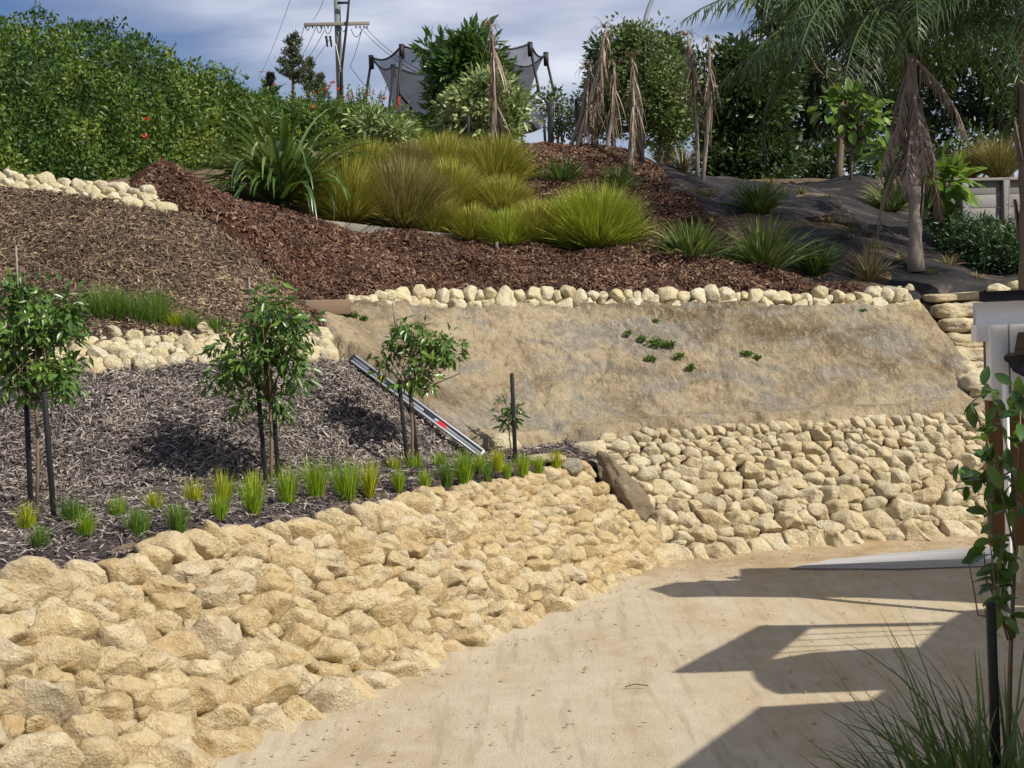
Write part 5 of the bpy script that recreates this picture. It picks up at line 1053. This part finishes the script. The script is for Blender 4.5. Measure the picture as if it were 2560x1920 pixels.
hanging(627, 166, 52, 21.5, 3, 180, 'slender tree with red brown hanging leaves in front of the olive tree', lo=.42, len_=1.0)
hanging(697, 168, 30, 22, -11, 190, 'left of two bare slender trunks, with a pinkish brown skirt', 'dead', lo=.5)
hanging(701, 170, 36, 21.8, 6, 190, 'right of two bare slender trunks, with a tufted dark skirt', lo=.5)
# right side: gum tree, background masses, broad leaved shrubs
tree('gum_tree', 'tall gum tree with an open airy crown at the top right', 'tree', ground(845, 29), at(838, 60, 29), .075, [pe(800, 20, 29, 34, 22), pe(835, 5, 29, 44, 24), pe(790, 55, 29, 22, 22), pe(860, 35, 29.5, 40, 30), pe(815, 80, 29, 26, 18), pe(770, 5, 29, 16, 16), pe(890, 10, 29.5, 40, 28), pe(785, 30, 28.5, 26, 26)], 560, .26, 22, .17, .055, 'gum', fill=.6, droop=.5, nl=22, out=.5)
tree('background_tree', 'dark leafy tree behind the bright leaved shrub', 'tree', ground(815, 31), at(815, 110, 31), .12, [pe(800, 110, 31, 34, 40), pe(835, 120, 31, 34, 40), pe(860, 95, 31, 34, 44), pe(785, 145, 31, 26, 26), pe(815, 165, 30, 44, 22), pe(855, 160, 30, 40, 22)], 330, .27, 22, .14, .06, 'darktree', fill=.55)
tree('background_tree', 'dark leafy tree behind the palm trunk', 'tree', ground(920, 31), at(915, 100, 31), .14, [pe(900, 80, 31, 44, 54), pe(940, 60, 31, 44, 60), pe(955, 120, 31, 40, 44), pe(905, 135, 31, 34, 30), pe(900, 168, 29, 44, 18), pe(965, 160, 29.5, 44, 24)], 420, .28, 22, .15, .06, 'darktree', fill=.55)
tree('background_tree', 'dark feathery tree at the top right corner', 'tree', ground(1010, 30), at(1005, 90, 30), .14, [pe(1000, 40, 30, 44, 54), pe(1015, 110, 30, 34, 50), pe(985, 100, 30.5, 30, 44), pe(1035, 70, 30, 30, 60)], 300, .28, 22, .15, .055, 'gum', fill=.55)
def broad(name, lab, u, vb, d, ells, n, L, Wd):
    p = at(u, vb, d); p[2] = zt(p)[0]; t = thing(name, lab, 'shrub', p); E = np.array([pe(*e) for e in ells]); tb = MB(); ct = []
    for k in range(n):
        e = E[RNG.integers(len(E))]; dd = unit(RNG.normal(size=3)+[0, -.4, .3]); c = e[:3]+dd*e[3:]*RNG.uniform(.5, 1); ct.append(c); l = L*RNG.uniform(.6, 1.25); q = unit(dd*.9+rdir(1)[0]*.5+[0, 0, -.25])
        nn = unit(np.array([0, -.3, .9])+rdir(1)[0]*.5); S = unit(np.cross(q, nn)); U = np.cross(S, q); w = np.linspace(0, 1, 6); hw = Wd*l/L*np.sin(np.pi*np.clip(w*.96+.02, 0, 1))**.8/2; mid_ = c+q*(w*l)[:, None]-U*(w**2*l*.22)[:, None]
        V = np.stack([mid_+S*hw[:, None]+U*hw[:, None]*.25, mid_, mid_-S*hw[:, None]+U*hw[:, None]*.25], 1).reshape(-1, 3); b0 = np.arange(5)[:, None]*3; Q = np.concatenate([b0+[0, 1, 4, 3], b0+[1, 2, 5, 4]])
        build('leaf', V, Q, M['brightleaf'], t, rnd=np.full(len(Q), RNG.random()), origin=c, smooth=True)
    ct = np.array(ct); tb.tube([p-[0, 0, .1], (p+ct.mean(0))/2, ct.mean(0)], [.03, .025, .015], 6); limbs(tb, (p+ct.mean(0))/2, ct, 24, .018); tb.build('trunk', M['bark'], t)
broad('broad_leaved_shrub', 'bright green broad leaved shrub left of the palm trunk', 850, 178, 24.5, [(835, 110, 24.5, 22, 16), (858, 125, 24.5, 26, 22), (845, 98, 24.5, 18, 10), (872, 118, 24.5, 18, 18)], 190, .21, .125)
broad('broad_leaved_shrub', 'large leaved yellow green shrub right of the palm trunk', 938, 212, 20.6, [(935, 178, 20.6, 24, 20), (948, 185, 20.6, 20, 16), (895, 160, 21, 12, 20)], 120, .32, .125)
tree('juniper', 'spreading blue green juniper in front of the timber fence', 'shrub', hit(985, 262, 17), hit(985, 250, 17)+[0, 0, .3], .04, [pe(960, 235, 20.4, 30, 16), pe(985, 245, 20.0, 40, 22), pe(1010, 255, 19.6, 36, 26), pe(945, 220, 20.8, 18, 12), pe(1035, 262, 19.4, 30, 26)], 420, .15, 30, .075, .022, 'juniper', fill=.5, out=.9)
for u, v, d, hw, h, m, lab in ((1000, 178, 23.2, 46, 46, 'tussock_b', 'large brown green tussock above the timber fence'), (968, 180, 23.4, 26, 34, 'tussock_b', 'darker tussock left of the large one above the fence')):
    p = at(u, v, d); s = d/F; tuft('tussock_grass', lab, 'tussock', p, h*s, hw*s, 900, m, .012, (.05, 1.0), (.2, 1.0), 4)
p = at(1008, 222, 20.6); p[2] = zt(p)[0]+.2; b = MB(); shoot_leaves(b, p, .95, 60, .06, .02); b.build('weed_stalk', M['straw'], label='thin dry weed stalk in front of the timber fence', cat='weed', origin=p)
# palms
def frond(t, base, az, th0, L, m, ll=.55, droop=1.6, n=54, w=.021, dead=False):
    K = 12; H = np.array([math.cos(az), math.sin(az), 0]); P = [np.array(base)]; 
    for k in range(K): th = th0+droop*((k+.5)/K)**1.5; P.append(P[-1]+(H*math.sin(th)+np.array([0, 0, 1])*math.cos(th))*L/K)
    P = np.array(P); q = MB(); q.tube(P, np.linspace(.028, .005, K+1), 5, .7); f = np.linspace(.14, 1, n); Bq = np.stack([np.interp(f*K, np.arange(K+1), P[:, k]) for k in range(3)], 1); T = unit(np.gradient(Bq, axis=0)); S = unit(np.cross(T, [0, 0, 1.0])+1e-6)
    for sg in (-1, 1):
        D = unit(T*.55+S*sg*.8+np.array([0, 0, -.45 if not dead else -1.1])+rdir(n)*.28); l = ll*np.sin(np.pi*np.clip(f*.9+.08, 0, 1))**.6*(.8+.4*RNG.random(n)); m1 = Bq+D*(l*.55)[:, None]; D2 = unit(D+[0, 0, -.75]); m2 = m1+D2*(l*.45)[:, None]; Nn = unit(np.cross(D, T)); wd = w*(.7+.6*RNG.random(n))[:, None]
        V = np.stack([Bq-T*wd*.3, Bq+T*wd*.3, m1+T*wd*.5, m1-T*wd*.5, m2], 1).reshape(-1, 3); b0 = np.arange(n)[:, None]*5; r = RNG.random(n)
        q.add(V, b0+[0, 1, 2, 3], r); q.F[3].append((b0+[3, 2, 4])+q.n-len(V)); q.R[3].append(r)
    return q.build('frond', M[m], t)
def palm(name, lab, base, top, r0_, r1, nf, seed, L, dead=9, az0=0, bk='palmbark'):
    t = thing(name, lab, 'palm', base); q = MB(); w = np.linspace(0, 1, 15); P = base+(top-base)*w[:, None]; rad = r0_+(r1-r0_)*w+.012*np.sin(w*40)+.04*np.exp(-w*12); q.tube(P, rad, 12, .5); q.build('trunk', M[bk], t, smooth=True)
    for k in range(10):
        a = k*2.4; e = np.array([math.cos(a), math.sin(a), 0]); f = .25+.75*k/10; c = base+(top-base)*f; q = MB(); q.poly(np.array([c+e*r1*.9+np.cross(e, [0, 0, 1])*.07, c+e*r1*.9-np.cross(e, [0, 0, 1])*.07, c+e*(r1+.05)-np.cross(e, [0, 0, 1])*.02+[0, 0, .45], c+e*(r1+.05)+np.cross(e, [0, 0, 1])*.02+[0, 0, .45]]), e*.02); q.build('leaf_boot', M[bk], t)
    for k in range(nf): frond(t, top+[0, 0, .05*k*.3], az0+k*2.39996+RNG.normal()*.2, .15+1.5*(k/nf)**.6, L*RNG.uniform(.85, 1.1), 'palm', droop=1.1+.8*RNG.random())
    for k in range(dead): frond(t, top-[0, 0, .03+.075*k], az0+k*2.1+RNG.normal()*.5, 2.25+.6*RNG.random(), L*RNG.uniform(.28, .45), 'deadpink', ll=.30, droop=.6, n=34, w=.026, dead=True)
    return t
RNG = np.random.default_rng(3)
base = hit(916, 272, 16); palm('palm_tree', 'tall palm with a grey pink trunk and skirt of dead fronds on the weed mat', base, at(911, 54, base[1]+.05), .080, .070, 38, 1, 3.0, 14)
base = at(1027, 300, 17.6); base[2] = zt(base)[0]; palm('palm_tree', 'second palm cut by the right picture edge', base, at(1026, 5, 17.7), .10, .08, 16, 2, 2.3, 0, bk='bark')

# ------------------------------------------------------------------ right foreground planting
RNG = np.random.default_rng(9)
ZB = .55; p = gp(1000, 905, ZB); t = thing('strappy_grass', 'dark arching strap grass in the shade at the bottom right corner', 'grass clump', p); n = 0
for u_, v_, h_, hw_, nn in ((1000, 905, 285, 100, 110), (962, 915, 235, 80, 90), (1045, 895, 300, 100, 60), (1015, 870, 250, 90, 60)):
    c = gp(u_, v_, ZB); s = c[1]/F; b = tuft(None, '', '', c, h_*s, hw_*s*1.5, nn, None, .014, (.03, .75), (.25, 1.25), 8, keel=.4, r0=.3, pw=1.8)
    V = np.concatenate(b.V); Q = b.F[4][0].reshape(nn, -1, 4); r = b.R[4][0].reshape(nn, -1); m_ = 9*3
    for i in range(nn):
        if n < 298: build('leaf', V[i*m_:(i+1)*m_], Q[i]-i*m_, M['strap'], t, rnd=r[i]*.8, origin=c); n += 1
b2 = MB()
for u_, v_, h_, hw_ in ((990, 905, 210, 90), (1025, 890, 240, 90), (950, 920, 190, 70), (1010, 915, 180, 110)):
    c = gp(u_, v_, ZB); s = c[1]/F; q = tuft(None, '', '', c, h_*s, hw_*s*1.5, 120, None, .011, (.03, 1.0), (.25, 1.4), 7, r0=.4, pw=1.7); b2.add(np.concatenate(q.V), q.F[4][0], q.R[4][0])
b2.build('fine_blades', M['strap'], t, kind='stuff')
c = gp(1010, 890, ZB); s = c[1]/F; b = tuft(None, '', '', c, 150*s, 80*s, 46, None, .009, (.3, 1.2), (.5, 1.6), 5); b.build('dead_blades', M['straw'], t, kind='stuff')
q1 = gp(1000, 880, ZB); q0 = at(990.5, 602, q1[1]); ax_ = unit(q0-q1); sx = unit(np.cross([0, 1.0, 0], ax_)); q = MB(); q.box((q0+q1)/2, (.026, .026, np.linalg.norm(q0-q1)), np.array([sx, np.cross(ax_, sx), ax_]), bev=.003)
q.build('tree_stake', M['black'], label='black stake in the shaded planting at the bottom right', cat='stake', group='black tree stakes', origin=q1)
d = q1[1]+.12; base = np.array([at(1006, 880, d)[0], d, ZB]); t = thing('shrub', 'leggy glossy leaved shrub with a thin bare stem at the right edge', 'shrub', base); tb = MB()
br = [[(1005, 885), (1008, 750), (1011, 640), (1015, 560), (1018, 470), (1021, 400)], [(1013, 590), (1000, 560), (992, 520), (984, 500)], [(1015, 550), (1003, 500), (990, 450), (984, 430), (970, 405)], [(1016, 510), (1010, 460), (996, 400), (988, 384)], [(1018, 480), (1022, 430), (1015, 400), (1012, 385)], [(1008, 640), (996, 600), (990, 540)], [(1000, 560), (985, 470), (968, 490), (962, 478)], [(1003, 500), (980, 480), (956, 482)], [(1011, 640), (1000, 610), (998, 570)],
      [(1000, 620), (978, 615), (974, 590), (968, 560)], [(996, 600), (986, 580), (984, 552)]]
LP = []
for k, pth in enumerate(br):
    P = np.array([at(u, v, d+.05*math.sin(k*2+i)) for i, (u, v) in enumerate(pth)]); tb.tube(P, np.linspace(.011 if k == 0 else .0035, .002, len(P)), 5, RNG.random())
    if k < 9:
        for f in np.linspace(.4 if k else .6, 1, 6 if k else 7): x = f*(len(P)-1); i = min(int(x), len(P)-2); LP.append(P[i]+(P[i+1]-P[i])*(x-i))
tb.build('stems', M['stem'], t)
for (u, v, k) in ((1003, 575, 10), (997, 552, 9), (1010, 590, 8), (1005, 610, 6), (988, 455, 7), (1000, 480, 7), (1018, 420, 5), (996, 505, 5), (992, 395, 5), (984, 440, 4), (1015, 500, 5), (1012, 545, 5)):
    LP += [at(u, v, d)+rdir(1)[0]*[.045, .05, .04] for _ in range(k)]
for c in LP:
    l = RNG.uniform(.045, .085); q = unit(rdir(1)[0]+[-.25, -.1, -.1]); nn = unit(rdir(1)[0]*.7+[0, -.2, .8]); S = unit(np.cross(q, nn)); U = np.cross(S, q); w = np.linspace(0, 1, 6); hw = l*.5*np.sin(np.pi*np.clip(w*.94+.03, 0, 1))**.75/2; mid_ = c+q*(w*l)[:, None]-U*(w**2*l*.2)[:, None]
    V = np.stack([mid_+S*hw[:, None]+U*hw[:, None]*.3, mid_, mid_-S*hw[:, None]+U*hw[:, None]*.3], 1).reshape(-1, 3); b0 = np.arange(5)[:, None]*3; Q = np.concatenate([b0+[0, 1, 4, 3], b0+[1, 2, 5, 4]])
    build('leaf', V, Q, M['shrub'], t, rnd=np.full(len(Q), RNG.random()), origin=c, smooth=True)
bx = gp(905, 900, ZB); q = MB(); q.box((bx[0]+1.7, 4.25, ZB/2-.1), (3.2, 2.2, ZB+.2), bev=.03); q.build('garden_bed', M['earth'], kind='structure')

# ------------------------------------------------------------------ litter on the driveway
n = 5200; P = np.column_stack([RNG.uniform(-2.5, 6, n), RNG.uniform(5, 14.2, n)]); P2 = []
for _ in range(5200):
    i = RNG.integers(len(fl)-1); f = RNG.random(); P2.append(fl[i]+(fl[i+1]-fl[i])*f+np.array([.5, -.8])*abs(RNG.normal())*.22)
P = np.vstack([P, np.array(P2)]); P = P[~inpoly(P, [p[:2] for p in foot_n]+[np.array([2, 18.]), np.array([-8, 18.])])]; V0 = np.array([[1, 0, 0], [-1, 0, 0], [0, 1, 0], [0, -1, 0], [0, 0, 1], [0, 0, -1]], float); F0 = np.array([[0, 2, 4], [2, 1, 4], [1, 3, 4], [3, 0, 4]])
n = len(P); sz = (.0035+.011*RNG.random(n)**5)[:, None, None]; V = (V0[None]*(1+.4*RNG.normal(size=(n, 6, 1)))*[1, 1, .7])*sz+np.column_stack([P, .012+.012*vn(P, .8, 61)])[:, None]
build('loose_gravel', V.reshape(-1, 3), (np.arange(n)[:, None, None]*6+F0[None]).reshape(-1, 3), M['stone'], rnd=np.repeat(RNG.random(n), 4), kind='stuff', label='loose pale gravel crumbs scattered over the driveway')
for i, (u, v, l) in enumerate(((625, 690, 26), (565, 730, 10), (468, 730, 8), (440, 697, 6), (505, 672, 6), (700, 640, 5), (480, 640, 5), (553, 754, 11), (720, 618, 6), (300, 762, 12), (585, 644, 5), (640, 727, 9), (845, 641, 6), (418, 742, 6))):
    c = gp(u, v)+[0, 0, .02]; s = c[1]/F; V, Fc, r = leaves(c[None], unit(np.array([[1, RNG.normal()*.5, .05]])), l*s*(1 if i else 1.1), l*s*(.28 if i else .06), .3, nrm=np.array([[0, 0, 1.0]])); V[:, 2] += .004
    if i == 0: q = MB(); q.tube([c, c+[.06, .01, .012], c+[.14, -.005, .004]], .004, 5); V, Fc, r = np.concatenate(q.V), q.F[4][0], q.R[4][0]
    build('twig' if i == 0 else 'fallen_leaf', V, Fc, M['dead'] if i else M['bark'], rnd=r, label='thin dark twig lying in the middle of the driveway' if i == 0 else 'small dry brown leaf lying on the driveway', cat='twig' if i == 0 else 'leaf', group=None if i == 0 else 'dry leaves on the driveway', origin=c)
b = MB(); q = gp(770, 553)+[0, 0, .02]; b.box(q, (.09, .07, .05), bev=.012); b.build('block', M['black'], label='small black block at the foot of the far stone wall', cat='block', origin=q)
